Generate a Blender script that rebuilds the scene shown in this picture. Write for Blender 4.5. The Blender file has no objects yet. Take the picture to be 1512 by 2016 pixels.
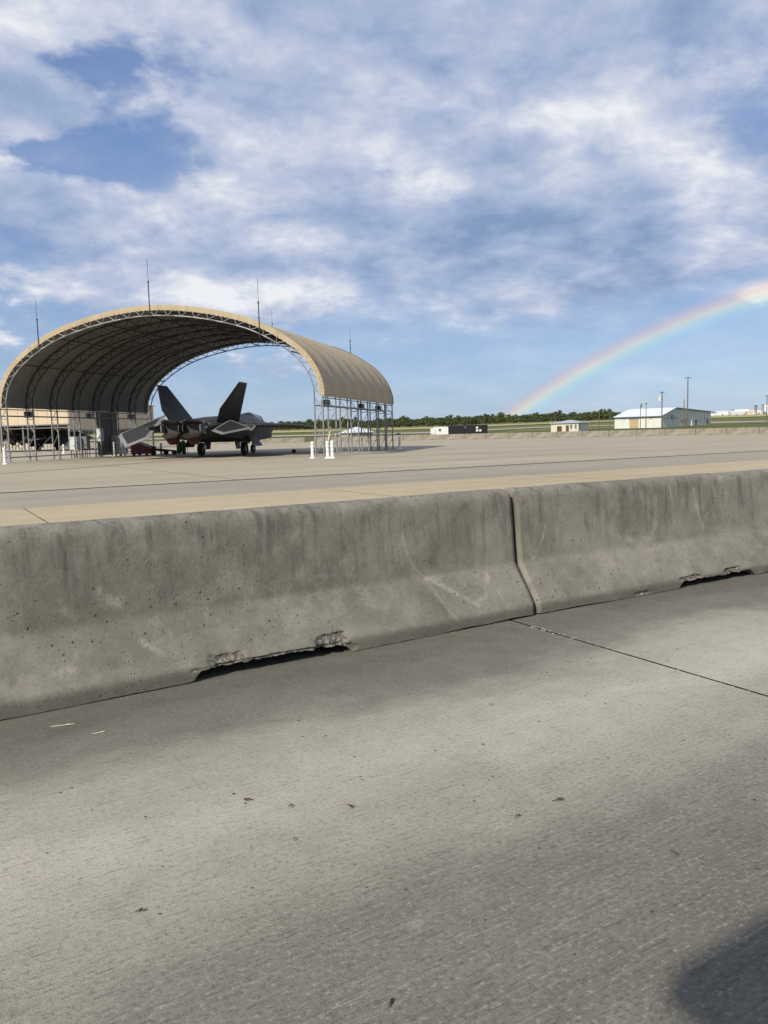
import bpy, math, random
import numpy as np
from mathutils import Vector, Matrix, Quaternion
random.seed(7); RNG = np.random.default_rng(7)
SC = bpy.context.scene; COL = SC.collection
R = math.radians

# ---------------------------------------------------------------- camera
EYE = 1.28
cam = bpy.data.cameras.new('camera'); cam_o = bpy.data.objects.new('camera', cam); COL.objects.link(cam_o)
cam.sensor_fit = 'HORIZONTAL'; cam.sensor_width = 36.0; cam.lens = 36.0 * 1515 / 1512
cam.clip_start = 0.05; cam.clip_end = 20000
_p = math.atan(155 / 1515); _r = 0.025
fwd = Vector((0, math.cos(_p), -math.sin(_p))); up0 = Vector((0, math.sin(_p), math.cos(_p))); rt0 = Vector((1, 0, 0))
up = up0 * math.cos(_r) + rt0 * math.sin(_r); rt = rt0 * math.cos(_r) - up0 * math.sin(_r)
cam_o.matrix_world = Matrix(((rt.x, up.x, -fwd.x, 0), (rt.y, up.y, -fwd.y, 0), (rt.z, up.z, -fwd.z, EYE), (0, 0, 0, 1)))
SC.camera = cam_o

# ---------------------------------------------------------------- node helper
class NT:
    def __init__(s, nt): s.nt = nt; nt.nodes.clear()
    def new(s, t, ins=None, **props):
        n = s.nt.nodes.new(t)
        for k, v in props.items(): setattr(n, k, v)
        for k, v in (ins or {}).items(): s.put(n.inputs[k], v)
        return n
    def put(s, sock, v):
        if isinstance(v, bpy.types.NodeSocket): s.nt.links.new(v, sock)
        else:
            if sock.type == 'RGBA' and not isinstance(v, (int, float)) and len(v) == 3: v = (*v, 1)
            sock.default_value = v
    def m(s, op, a, b=0.0, c=0.0, clamp=False):
        return s.new('ShaderNodeMath', {0: a, 1: b, 2: c}, operation=op, use_clamp=clamp).outputs[0]
    def mix(s, f, a, b, mode='MIX'):
        n = s.nt.nodes.new('ShaderNodeMix'); n.data_type = 'RGBA'; n.blend_type = mode; n.clamp_factor = True
        s.put(n.inputs[0], f); s.put(n.inputs[6], a); s.put(n.inputs[7], b); return n.outputs[2]
    def noise(s, v, scale, detail=4, rough=.55, dist=0.0):
        return s.new('ShaderNodeTexNoise', {'Vector': v, 'Scale': scale, 'Detail': detail, 'Roughness': rough, 'Distortion': dist}).outputs[0]
    def ramp(s, f, stops, interp='LINEAR'):
        n = s.new('ShaderNodeValToRGB', {0: f}); cr = n.color_ramp; cr.interpolation = interp
        while len(cr.elements) < len(stops): cr.elements.new(0.5)
        for e, (p, c) in zip(cr.elements, stops):
            e.position = p; e.color = (c, c, c, 1) if isinstance(c, (int, float)) else (*c, 1)
        return n.outputs[0]
    def smooth(s, f, a, b, lo=0.0, hi=1.0):
        return s.new('ShaderNodeMapRange', {0: f, 1: a, 2: b, 3: lo, 4: hi}, interpolation_type='SMOOTHSTEP').outputs[0]
    def scale(s, v, sx, sy, sz, loc=(0, 0, 0)):
        return s.new('ShaderNodeMapping', {'Vector': v, 'Scale': (sx, sy, sz), 'Location': loc}).outputs[0]
    def bump(s, h, strength, dist, nrm=None):
        i = {'Height': h, 'Strength': strength, 'Distance': dist}
        if nrm is not None: i['Normal'] = nrm
        return s.new('ShaderNodeBump', i).outputs[0]

# ---------------------------------------------------------------- sun + sky
SUN_EL = R(32.0); SUN_AZ = R(216.3)          # behind the camera, to the left; the rainbow circles the opposite point
sdir = Vector((math.sin(SUN_AZ) * math.cos(SUN_EL), math.cos(SUN_AZ) * math.cos(SUN_EL), math.sin(SUN_EL)))
sun = bpy.data.lights.new('sun', 'SUN'); sun.energy = 4.9; sun.angle = R(0.55); sun.color = (1.0, 0.925, 0.78)
sun_o = bpy.data.objects.new('sun', sun); COL.objects.link(sun_o)
sun_o.rotation_euler = (-sdir).to_track_quat('-Z', 'Y').to_euler(); sun_o.location = (-20, -30, 40)

world = bpy.data.worlds.new('World'); SC.world = world; world.use_nodes = True
def build_world():
    w = NT(world.node_tree)
    sky = w.new('ShaderNodeTexSky'); sky.sky_type = 'NISHITA'; sky.sun_disc = False
    sky.sun_elevation = SUN_EL; sky.sun_rotation = SUN_AZ; sky.air_density = 1.0; sky.dust_density = 0.6; sky.ozone_density = 1.6
    d = w.new('ShaderNodeTexCoord').outputs['Generated']
    sp = w.new('ShaderNodeSeparateXYZ', {0: d}); x, y, z = sp.outputs
    zc = w.m('MAXIMUM', z, 0.0)
    el = w.m('MULTIPLY', w.m('ARCSINE', z), 57.2958)
    az = w.m('MULTIPLY', w.m('ARCTAN2', x, y), 57.2958)
    k = w.m('DIVIDE', 1.0, w.m('ADD', zc, 0.30))
    P = w.new('ShaderNodeCombineXYZ', {0: w.m('MULTIPLY', x, k), 1: w.m('MULTIPLY', y, k), 2: 0.0}).outputs[0]
    def blobs(lst):
        tot = None
        for a0, e0, sa, se, wt in lst:
            u = w.m('MULTIPLY_ADD', az, 1 / sa, -a0 / sa); v = w.m('MULTIPLY_ADD', el, 1 / se, -e0 / se)
            s_ = w.m('MULTIPLY_ADD', u, u, w.m('MULTIPLY', v, v))
            g = w.m('MULTIPLY', w.m('EXPONENT', w.m('MULTIPLY', s_, -1.0)), wt)
            tot = g if tot is None else w.m('ADD', tot, g)
        return tot
    warp = w.new('ShaderNodeTexNoise', {'Vector': P, 'Scale': 3.2, 'Detail': 4.0}).outputs[1]
    Pw = w.new('ShaderNodeMixRGB', {0: 0.10, 1: P, 2: warp}, blend_type='ADD').outputs[0]
    S1 = w.scale(Pw, 1.0, 1.0, 1, (3.1, 0.4, 0)); S1b = w.scale(Pw, 1.0, 1.0, 1, (3.15, 0.31, 0))
    n1 = w.noise(S1, 2.7, 9, .58, .0); n1b = w.noise(S1b, 2.7, 7, .55, .0)
    n3 = w.noise(w.scale(Pw, 1.0, 1.2, 1, (1.3, 5.9, 0)), 2.6, 7, .58)
    n2 = w.noise(w.scale(Pw, 1.0, 1.25, 1, (9.3, 2.9, 0)), 9.0, 6, .62)
    # cloud cover: where there are gaps of clear sky and where the banks lie
    cov_b = blobs([(-20.0, 18.2, 5.5, 1.3, -.34), (-19.0, 23.6, 6.5, 1.9, -.22), (-9.5, 17.0, 3.5, .9, -.12), (1.3, 17.9, 3.2, 0.9, -.24), (17.5, 22.4, 4.5, 1.0, -.10), (25.5, 19.3, 3.0, 1.6, -.10),
                   (-24.5, 20.6, 4.0, 1.5, .36), (-3.0, 21.8, 10.0, 3.0, .20), (11.0, 20.2, 8.0, 2.4, .26), (-14.0, 14.8, 10.0, 1.6, .22), (-11.5, 9.6, 9.0, 1.5, .42), (12.0, 14.0, 13.0, 3.4, .28),
                   (26.6, 8.5, 1.9, .75, .62), (14.0, 5.0, 14.0, 2.8, -.14), (-8.0, 4.6, 4.5, 1.2, .24), (8.0, 26.5, 16.0, 2.0, .14)])
    base_cov = w.smooth(el, 4.0, 12.5, -.26, .085)
    c = w.m('ADD', w.m('MULTIPLY_ADD', n1, 1.25, -.125), w.m('ADD', w.m('MULTIPLY', w.m('SUBTRACT', n2, .5), .16), w.m('ADD', cov_b, base_cov)))
    veil = blobs([(15.0, 14.0, 17.0, 7.5, .85), (-4.0, 22.5, 11.0, 5.0, .80), (-12.0, 12.8, 17.0, 4.2, .85), (22.0, 25.0, 12.0, 6.0, .75), (-22.0, 27.0, 8.0, 2.5, .5), (11.0, 11.5, 13.0, 3.0, .45)])
    veil = w.m('MULTIPLY', veil, w.m('MULTIPLY_ADD', n3, 1.2, .35))
    gaps = w.m('MULTIPLY_ADD', w.smooth(cov_b, -.22, -.04), .75, .25)
    dens = w.smooth(c, .40, .56)
    dens = w.m('MAXIMUM', w.m('SUBTRACT', 1.0, w.m('MULTIPLY', w.m('SUBTRACT', 1.0, dens), w.m('SUBTRACT', 1.0, w.m('MULTIPLY', w.m('MINIMUM', veil, .9), gaps)))), w.smooth(el, 1.0, 16.0, .16, .20))
    # brightness of the cloud: sunlit billows against blue-grey bases
    br_b = blobs([(-3.0, 21.5, 9.0, 2.4, .10), (11.0, 20.4, 7.0, 1.5, .16), (4.5, 17.0, 2.4, .9, .30), (-11.5, 10.0, 9.0, 1.4, .46), (-14.0, 16.0, 7.0, .8, .14), (-24.0, 20.2, 3.6, 1.4, .20),
                  (9.5, 14.8, 8.0, 1.5, -.14), (13.0, 11.0, 12.0, 2.6, -.22), (-19.5, 12.6, 9.0, 1.0, -.26), (26.6, 8.6, 2.2, .8, .65), (24.0, 24.0, 7.0, 4.0, -.04)])
    relief = w.m('MULTIPLY', w.m('SUBTRACT', n1, n1b), 2.4)
    b = w.m('ADD', w.m('ADD', w.m('MULTIPLY_ADD', w.m('SUBTRACT', n3, .5), .95, .525), relief), w.m('ADD', br_b, w.m('MULTIPLY', w.m('SUBTRACT', n2, .5), .55)))
    ccol = w.ramp(b, [(0.0, (.235, .335, .53)), (.14, (.295, .39, .585)), (.32, (.365, .455, .645)), (.54, (.48, .55, .715)), (.76, (.65, .69, .80)), (1.0, (.90, .905, .93))])
    # clear sky: Nishita, brought to the exposure of the picture
    clear = w.mix(.62, w.mix(1.0, sky.outputs[0], (.093, .100, .118), 'MULTIPLY'),
                  w.ramp(w.m('DIVIDE', el, 40.0), [(0.0, (.345, .50, .735)), (.16, (.305, .445, .69)), (.40, (.165, .30, .60)), (.75, (.085, .19, .49)), (1.0, (.07, .16, .45))]))
    col = w.mix(w.m('MULTIPLY', dens, .92), clear, ccol)
    # rainbow: a ring about the antisolar point
    an = w.new('ShaderNodeVectorMath', {0: d, 1: tuple(-sdir)}, operation='DOT_PRODUCT').outputs['Value']
    ang = w.m('MULTIPLY', w.m('ARCCOSINE', an), 57.2958)
    t = w.new('ShaderNodeMapRange', {0: ang, 1: 40.0, 2: 42.6}).outputs[0]
    bow = w.ramp(t, [(0.0, (.42, .46, .82)), (.20, (.36, .56, .88)), (.36, (.40, .72, .84)), (.50, (.62, .80, .72)), (.61, (.85, .78, .58)), (.73, (.84, .58, .50)), (.86, (.66, .48, .62)), (1.0, (.5, .5, .72))], 'EASE')
    alpha = w.ramp(t, [(0.0, 0.0), (.16, .22), (.36, .62), (.55, .80), (.70, .72), (.84, .42), (1.0, 0.0)], 'EASE')
    fade = w.m('MULTIPLY', w.smooth(el, 12.0, 30.0, 1.0, 0.10), w.m('GREATER_THAN', z, -0.01))
    fade = w.m('MULTIPLY', fade, w.smooth(n3, .25, .6, .78, 1.0))
    col = w.mix(w.m('MULTIPLY', w.m('MULTIPLY', fade, alpha), .66), col, bow)
    inner = w.m('MULTIPLY', w.smooth(ang, 42.0, 40.0), .035)
    col = w.mix(inner, col, (1, 1, 1), 'ADD')
    col = w.mix(1.0, col, (10, 10, 10), 'MULTIPLY')
    bg = w.new('ShaderNodeBackground', {0: col, 1: 0.1})
    w.nt.links.new(bg.outputs[0], w.new('ShaderNodeOutputWorld').inputs[0])
build_world()
try: world.cycles.sampling_method = 'MANUAL'; world.cycles.sample_map_resolution = 1024
except Exception: pass
vs = SC.view_settings; vs.view_transform = 'Standard'; vs.look = 'None'; vs.exposure = 0.0; vs.gamma = 1.0; vs.use_curve_mapping = False
SC.render.engine = 'CYCLES'; SC.cycles.max_bounces = 5; SC.cycles.diffuse_bounces = 3; SC.cycles.use_denoising = True

# ---------------------------------------------------------------- materials
MATS = {}
def mat(name, fn):
    if name not in MATS:
        m = bpy.data.materials.new(name); m.use_nodes = True; n = NT(m.node_tree)
        b = n.new('ShaderNodeBsdfPrincipled'); fn(n, b)
        n.nt.links.new(b.outputs[0], n.new('ShaderNodeOutputMaterial').inputs[0]); MATS[name] = m
    return MATS[name]
def obj_co(n): return n.new('ShaderNodeTexCoord').outputs['Object']
def world_co(n): return n.new('ShaderNodeNewGeometry').outputs['Position']
def weathered(name, c1, c2, rough=.6, metal=0.0, scale=3.0, grime=.25, bump=0.0, spec=.4, use_world=False):
    def f(n, b):
        co = world_co(n) if use_world else obj_co(n)
        a = n.noise(co, scale, 6, .6); g = n.noise(co, scale * 4.7, 5, .65)
        c = n.mix(n.smooth(a, .35, .65), c1, c2)
        c = n.mix(n.m('MULTIPLY', n.smooth(g, .5, .8), grime), c, tuple(v * .45 for v in c1))
        n.put(b.inputs['Base Color'], c); n.put(b.inputs['Metallic'], metal)
        n.put(b.inputs['Roughness'], n.m('MULTIPLY_ADD', g, .25, rough - .12)); n.put(b.inputs['Specular IOR Level'], spec)
        if bump: n.put(b.inputs['Normal'], n.bump(g, bump, .01))
    return mat(name, f)

def conc_barrier(n, b):
    co = obj_co(n)
    wear = n.new('ShaderNodeAttribute', attribute_name='wear').outputs['Fac']
    spall = n.new('ShaderNodeAttribute', attribute_name='spall').outputs['Fac']
    inf = n.new('ShaderNodeObjectInfo').outputs['Random']
    cz = n.new('ShaderNodeSeparateXYZ', {0: co}).outputs[2]
    off = n.new('ShaderNodeCombineXYZ', {0: n.m('MULTIPLY', inf, 40.0)}).outputs[0]
    co = n.new('ShaderNodeVectorMath', {0: co, 1: off}, operation='ADD').outputs[0]
    big = n.noise(co, 1.7, 6, .62, .3); mid = n.noise(co, 7, 6, .65); fine = n.noise(co, 60, 5, .7); grit = n.noise(co, 210, 3, .7)
    streak = n.noise(n.scale(co, 9, 9, .75), 1.6, 6, .65, .15); streak2 = n.noise(n.scale(co, 34, 30, 1.1, (5, 2, 1)), 1.0, 4, .6)
    c = n.mix(n.smooth(big, .32, .70), (.19, .18, .150), (.295, .278, .234))
    c = n.mix(n.m('MULTIPLY', n.smooth(mid, .48, .70), .5), c, (.335, .315, .272))
    c = n.mix(n.m('MULTIPLY', n.smooth(mid, .46, .30), .45), c, (.115, .11, .092))
    blot = n.noise(co, 3.4, 5, .7, .5); c = n.mix(n.m('MULTIPLY', n.smooth(blot, .54, .70), .42), c, (.35, .325, .285))
    hi = n.smooth(cz, .22, .75)                                    # rain streaks start at the top edge
    c = n.mix(n.m('MULTIPLY', n.smooth(streak, .47, .70), n.m('MULTIPLY_ADD', hi, .62, .10)), c, (.092, .089, .078))
    c = n.mix(n.m('MULTIPLY', n.smooth(streak2, .55, .75), n.m('MULTIPLY', hi, .40)), c, (.10, .097, .085))
    c = n.mix(n.m('MULTIPLY', n.smooth(streak2, .42, .28), .18), c, (.30, .285, .245))
    c = n.mix(n.m('MULTIPLY', n.smooth(cz, .10, .03), n.m('MULTIPLY_ADD', mid, .8, .05)), c, (.10, .096, .082))   # darker towards the foot of the toe
    c = n.mix(n.m('MULTIPLY', n.m('MULTIPLY', wear, .72), n.smooth(n.noise(co, 38, 5, .8), .36, .60)), c, (.47, .44, .385))
    c = n.mix(n.smooth(spall, .1, .5), c, n.ramp(n.noise(co, 55, 4, .7), [(.3, (.06, .055, .046)), (.5, (.17, .155, .13)), (.68, (.42, .39, .33))]))
    c = n.mix(n.m('MULTIPLY_ADD', fine, 1.1, -.30), c, n.mix(1.0, c, (.55, .55, .55), 'MULTIPLY'))
    c = n.mix(n.smooth(grit, .62, .74), c, n.mix(1.0, c, (1.35, 1.35, 1.33), 'MULTIPLY'))
    vo = n.new('ShaderNodeTexVoronoi', {'Vector': co, 'Scale': 22.0, 'Randomness': 1.0}); vd = vo.outputs['Distance']
    sel = n.smooth(n.new('ShaderNodeSeparateColor', {0: vo.outputs['Color']}).outputs[0], .70, .74)
    clus = n.smooth(n.noise(co, 2.3, 3, .5), .46, .62)
    pit = n.m('MULTIPLY', n.m('MULTIPLY', n.smooth(vd, .17, .09), sel), clus)
    vo2 = n.new('ShaderNodeTexVoronoi', {'Vector': co, 'Scale': 55.0}); sel2 = n.smooth(n.new('ShaderNodeSeparateColor', {0: vo2.outputs['Color']}).outputs[1], .80, .84)
    pit = n.m('MAXIMUM', pit, n.m('MULTIPLY', n.m('MULTIPLY', n.smooth(vo2.outputs['Distance'], .22, .12), sel2), n.m('MULTIPLY_ADD', clus, .7, .3)))
    c = n.mix(n.m('MULTIPLY', pit, .85), c, (.055, .052, .046))
    n.put(b.inputs['Base Color'], c); n.put(b.inputs['Roughness'], .93); n.put(b.inputs['Specular IOR Level'], .2)
    h = n.m('ADD', n.m('MULTIPLY', fine, .5), n.m('MULTIPLY_ADD', grit, .35, n.m('MULTIPLY', pit, -2.2)))
    n.put(b.inputs['Normal'], n.bump(h, .7, .007))
M_BARRIER = mat('barrier_concrete', conc_barrier)

def conc_lane(n, b):
    co = world_co(n)
    co = n.new('ShaderNodeVectorRotate', {'Vector': co, 'Angle': R(-31.0)}, rotation_type='Z_AXIS').outputs[0]   # x runs along the lane
    s = n.new('ShaderNodeSeparateXYZ', {0: co}); ex, ey = s.outputs[0], s.outputs[1]
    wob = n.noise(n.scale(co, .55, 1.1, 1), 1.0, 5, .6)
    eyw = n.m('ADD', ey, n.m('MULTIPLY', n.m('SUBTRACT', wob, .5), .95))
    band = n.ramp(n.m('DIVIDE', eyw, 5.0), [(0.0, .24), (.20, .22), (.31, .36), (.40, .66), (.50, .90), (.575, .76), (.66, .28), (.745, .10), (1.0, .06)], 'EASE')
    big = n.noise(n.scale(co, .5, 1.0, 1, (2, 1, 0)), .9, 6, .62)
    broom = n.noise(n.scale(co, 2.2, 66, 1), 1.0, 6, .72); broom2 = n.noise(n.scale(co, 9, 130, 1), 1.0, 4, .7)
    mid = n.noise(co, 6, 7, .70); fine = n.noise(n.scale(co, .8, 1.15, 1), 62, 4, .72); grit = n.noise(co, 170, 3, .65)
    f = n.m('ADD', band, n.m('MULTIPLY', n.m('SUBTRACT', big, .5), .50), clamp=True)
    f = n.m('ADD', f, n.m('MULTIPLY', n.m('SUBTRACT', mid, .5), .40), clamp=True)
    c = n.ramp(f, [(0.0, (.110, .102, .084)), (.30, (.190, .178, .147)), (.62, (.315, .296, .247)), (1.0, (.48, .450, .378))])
    near = n.smooth(ey, 2.6, 1.2)
    c = n.mix(n.m('MULTIPLY', n.smooth(broom, .54, .70), n.m('MULTIPLY_ADD', near, .26, .12)), c, (.44, .415, .355))
    c = n.mix(n.m('MULTIPLY', n.smooth(broom, .47, .28), n.m('MULTIPLY_ADD', near, .35, .12)), c, (.075, .069, .056))
    c = n.mix(n.m('MULTIPLY', n.smooth(broom2, .55, .68), .50), c, (.065, .06, .049))
    c = n.mix(n.m('MULTIPLY', n.smooth(fine, .52, .66), n.m('MULTIPLY_ADD', near, .25, .36)), c, (.085, .080, .066))
    c = n.mix(n.m('MULTIPLY', n.smooth(fine, .46, .32), n.m('MULTIPLY_ADD', near, .22, .24)), c, (.47, .445, .38))
    c = n.mix(n.m('MULTIPLY', n.smooth(grit, .62, .74), .30), c, (.60, .57, .51))
    vo = n.new('ShaderNodeTexVoronoi', {'Vector': n.scale(co, 1, 1.5, 1), 'Scale': 2.6}); spot = n.m('MULTIPLY', n.smooth(vo.outputs['Distance'], .085, .05), n.smooth(n.new('ShaderNodeSeparateColor', {0: vo.outputs['Color']}).outputs[0], .55, .6))
    c = n.mix(n.m('MULTIPLY', spot, .14), c, (.60, .57, .51))
    n.put(b.inputs['Base Color'], c); n.put(b.inputs['Roughness'], .9); n.put(b.inputs['Specular IOR Level'], .25)
    h = n.m('ADD', n.m('MULTIPLY', broom, .55), n.m('ADD', n.m('MULTIPLY', broom2, .5), n.m('ADD', n.m('MULTIPLY', fine, .55), n.m('MULTIPLY', grit, .4))))
    n.put(b.inputs['Normal'], n.bump(h, .8, .007))
M_LANE = mat('lane_concrete', conc_lane)

def apron_mat(name, c1, c2, streak=.35):
    def f(n, b):
        co = world_co(n); co = n.new('ShaderNodeVectorRotate', {'Vector': co, 'Angle': R(-31.0)}, rotation_type='Z_AXIS').outputs[0]
        inf = n.new('ShaderNodeObjectInfo').outputs['Random']
        a = n.noise(n.scale(co, .05, .22, 1), 1.0, 7, .62); d = n.noise(n.scale(co, .03, .9, 1), 1.0, 5, .6); g = n.noise(co, 2.2, 7, .68); p = n.noise(co, .35, 5, .6)
        c = n.mix(n.smooth(a, .33, .67), c1, c2)
        c = n.mix(n.m('MULTIPLY', n.smooth(d, .50, .68), streak), c, tuple(v * .66 for v in c1))
        c = n.mix(n.m('MULTIPLY', n.smooth(p, .52, .72), .22), c, tuple(v * .62 for v in c1))
        c = n.mix(n.m('MULTIPLY', n.smooth(g, .45, .75), .30), c, tuple(v * .62 for v in c1))
        c = n.mix(n.m('MULTIPLY', inf, .18), c, tuple(v * .78 for v in c1))
        n.put(b.inputs['Base Color'], c); n.put(b.inputs['Roughness'], .9); n.put(b.inputs['Specular IOR Level'], .25)
        n.put(b.inputs['Normal'], n.bump(g, .3, .01))
    return mat(name, f)
M_APRON_A = apron_mat('apron_tan', (.42, .345, .225), (.50, .415, .275), .25)
M_APRON_B = apron_mat('apron_grey', (.315, .28, .218), (.365, .325, .25), .35)
M_APRON_C = apron_mat('apron_wide', (.37, .318, .236), (.44, .38, .283), .40)
M_TAR = weathered('joint_tar', (.035, .033, .03), (.07, .064, .055), .9, scale=2, use_world=True)

def grass(n, b):
    co = world_co(n)
    a = n.noise(n.scale(co, .004, .012, 1), 1.0, 6, .6); g = n.noise(co, .12, 7, .65); m = n.noise(n.scale(co, .012, .05, 1), 1.0, 6, .6)
    c = n.mix(n.smooth(a, .36, .64), (.075, .098, .028), (.165, .172, .058))
    c = n.mix(n.m('MULTIPLY', n.smooth(m, .50, .66), .75), c, (.25, .225, .09))
    c = n.mix(n.m('MULTIPLY', n.smooth(g, .45, .75), .5), c, (.045, .062, .02))
    n.put(b.inputs['Base Color'], c); n.put(b.inputs['Roughness'], .95); n.put(b.inputs['Specular IOR Level'], .1)
M_GRASS = mat('airfield_grass', grass)
M_DRY = weathered('dry_grass', (.42, .37, .20), (.34, .32, .15), .95, scale=.02, grime=.3, spec=.1, use_world=True)
M_RUNWAY = weathered('runway_concrete', (.42, .395, .33), (.36, .34, .285), .9, scale=.05, use_world=True)

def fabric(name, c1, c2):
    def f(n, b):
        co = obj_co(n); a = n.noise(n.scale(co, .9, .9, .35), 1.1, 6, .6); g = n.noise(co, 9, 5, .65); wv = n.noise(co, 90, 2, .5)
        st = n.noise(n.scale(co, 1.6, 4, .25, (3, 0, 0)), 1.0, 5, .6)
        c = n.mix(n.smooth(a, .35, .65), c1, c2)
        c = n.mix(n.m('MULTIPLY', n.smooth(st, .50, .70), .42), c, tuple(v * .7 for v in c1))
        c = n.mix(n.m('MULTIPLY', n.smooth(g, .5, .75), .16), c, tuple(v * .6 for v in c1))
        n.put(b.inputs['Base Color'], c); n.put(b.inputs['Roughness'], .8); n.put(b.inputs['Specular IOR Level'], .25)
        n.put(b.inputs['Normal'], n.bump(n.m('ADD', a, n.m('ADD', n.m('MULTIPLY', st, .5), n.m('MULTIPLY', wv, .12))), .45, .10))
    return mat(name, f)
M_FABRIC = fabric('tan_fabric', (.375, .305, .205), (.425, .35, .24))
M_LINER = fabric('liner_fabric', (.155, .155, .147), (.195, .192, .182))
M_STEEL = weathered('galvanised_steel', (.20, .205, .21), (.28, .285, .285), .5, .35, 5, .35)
M_DARK_SHADE_STEEL = weathered('dark_and_shaded_steel', (.035, .037, .04), (.055, .057, .06), .6, .3, 5, .35)  # also stands in for galvanised steel in shade inside the shelter
M_BLACK = weathered('black_paint', (.012, .012, .014), (.025, .025, .028), .5, 0, 6, .2)
M_RUBBER = weathered('rubber', (.018, .018, .018), (.03, .03, .03), .85, 0, 8, .2)
M_WHITE = weathered('white_paint', (.74, .73, .70), (.80, .79, .76), .5, 0, 4, .16)
M_REFL = weathered('grey_band', (.50, .51, .52), (.58, .58, .58), .35, 0, 6, .2)
M_BEIGE = weathered('beige_wall', (.47, .39, .275), (.53, .44, .31), .7, 0, .5, .14)
M_CREAM = weathered('cream_wall', (.62, .585, .48), (.68, .64, .53), .75, 0, .6, .12)
M_PALEGREEN = weathered('pale_metal_siding', (.56, .57, .52), (.61, .615, .565), .6, 0, .3, .12)
M_ROOFW = weathered('white_metal_roof', (.70, .735, .765), (.76, .785, .81), .45, .05, .4, .12)
M_ROOFG = weathered('grey_metal_roof', (.40, .43, .47), (.46, .49, .52), .45, .1, .5, .2)
M_TRIM = weathered('dark_trim', (.10, .13, .15), (.14, .17, .18), .6, 0, 2, .2)
M_BROWN = weathered('brown_door', (.10, .055, .035), (.14, .075, .05), .6, 0, 4, .25)
M_TANDOOR = weathered('tan_door', (.40, .30, .18), (.44, .34, .21), .65, 0, 2, .25)
M_WOOD = weathered('pole_wood', (.11, .085, .065), (.16, .125, .095), .9, 0, 3, .3)
M_GREYBOX = weathered('grey_cabinet', (.44, .47, .47), (.52, .55, .54), .5, .1, 3, .2)
M_DGREY = weathered('dark_grey_paint', (.13, .14, .145), (.18, .19, .19), .55, 0, 3, .25)
M_MAROON = weathered('maroon_paint', (.11, .012, .022), (.15, .02, .03), .55, 0, 4, .25)
M_RED = weathered('red_cover', (.05, .004, .012), (.026, .004, .007), .65, 0, 5, .3)
M_GREEN = weathered('olive_paint', (.05, .10, .03), (.07, .125, .04), .6, 0, 4, .25)
M_NAVY = weathered('navy_paint', (.02, .03, .055), (.03, .042, .07), .4, 0, 3, .2)
M_GLASS = mat('dark_glass', lambda n, b: (n.put(b.inputs['Base Color'], (.02, .025, .03)), n.put(b.inputs['Roughness'], .08), n.put(b.inputs['Specular IOR Level'], .8)))
M_LEAF = weathered('dry_leaf', (.05, .038, .027), (.085, .060, .040), .85, 0, 30, .2)
M_CHIP = weathered('pale_concrete_chip', (.46, .43, .37), (.56, .53, .46), .9, 0, 40, .2)
M_STRAW = weathered('pale_straw', (.70, .66, .52), (.78, .74, .60), .8, 0, 20, .1)
M_TRUCK = weathered('vehicle_paint', (.60, .61, .61), (.66, .66, .66), .35, 0, 1, .08)
M_YELLOW = weathered('pale_yellow_strap', (.62, .60, .30), (.70, .67, .38), .7, 0, 5, .15)

def jet(name, c1, c2, metal=.25, rough=.5):
    def f(n, b):
        co = obj_co(n); a = n.noise(co, .55, 4, .55, .3); g = n.noise(co, 5, 6, .65); st = n.noise(n.scale(co, .6, 6, 6), 1.0, 4, .6)
        c = n.mix(n.smooth(a, .44, .56), c1, c2)
        c = n.mix(n.m('MULTIPLY', n.smooth(g, .5, .75), .28), c, tuple(v * .5 for v in c1))
        c = n.mix(n.m('MULTIPLY', n.smooth(st, .55, .7), .2), c, tuple(v * 1.5 for v in c2))
        n.put(b.inputs['Base Color'], c); n.put(b.inputs['Metallic'], metal); n.put(b.inputs['Roughness'], n.m('MULTIPLY_ADD', g, .25, rough - .12))
    return mat(name, f)
M_JET = jet('jet_grey', (.030, .032, .035), (.050, .052, .055))
M_JETFIN = jet('jet_fin_grey', (.036, .039, .045), (.052, .055, .061))
M_JETEDGE = jet('jet_edge_grey', (.17, .178, .178), (.205, .21, .21), .1, .6)
M_NOZZLE = jet('nozzle_metal', (.055, .048, .041), (.085, .073, .06), .5, .5)
M_CANOPY = mat('canopy_glass', lambda n, b: (n.put(b.inputs['Base Color'], (.34, .29, .19)), n.put(b.inputs['Metallic'], .75), n.put(b.inputs['Roughness'], .16)))

def foliage(name, c1, c2):
    def f(n, b):
        co = world_co(n); a = n.noise(co, .35, 4, .6); inf = n.new('ShaderNodeObjectInfo').outputs['Random']
        c = n.mix(n.smooth(a, .35, .65), c1, c2); c = n.mix(n.m('MULTIPLY', inf, .35), c, (.10, .11, .045))
        n.put(b.inputs['Base Color'], c); n.put(b.inputs['Roughness'], .8); n.put(b.inputs['Specular IOR Level'], .2)
    return mat(name, f)
M_PINE = foliage('pine_foliage', (.058, .084, .036), (.098, .128, .056))
M_TRUNK = weathered('pine_bark', (.13, .10, .075), (.20, .16, .12), .9, 0, 2, .3)

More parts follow.
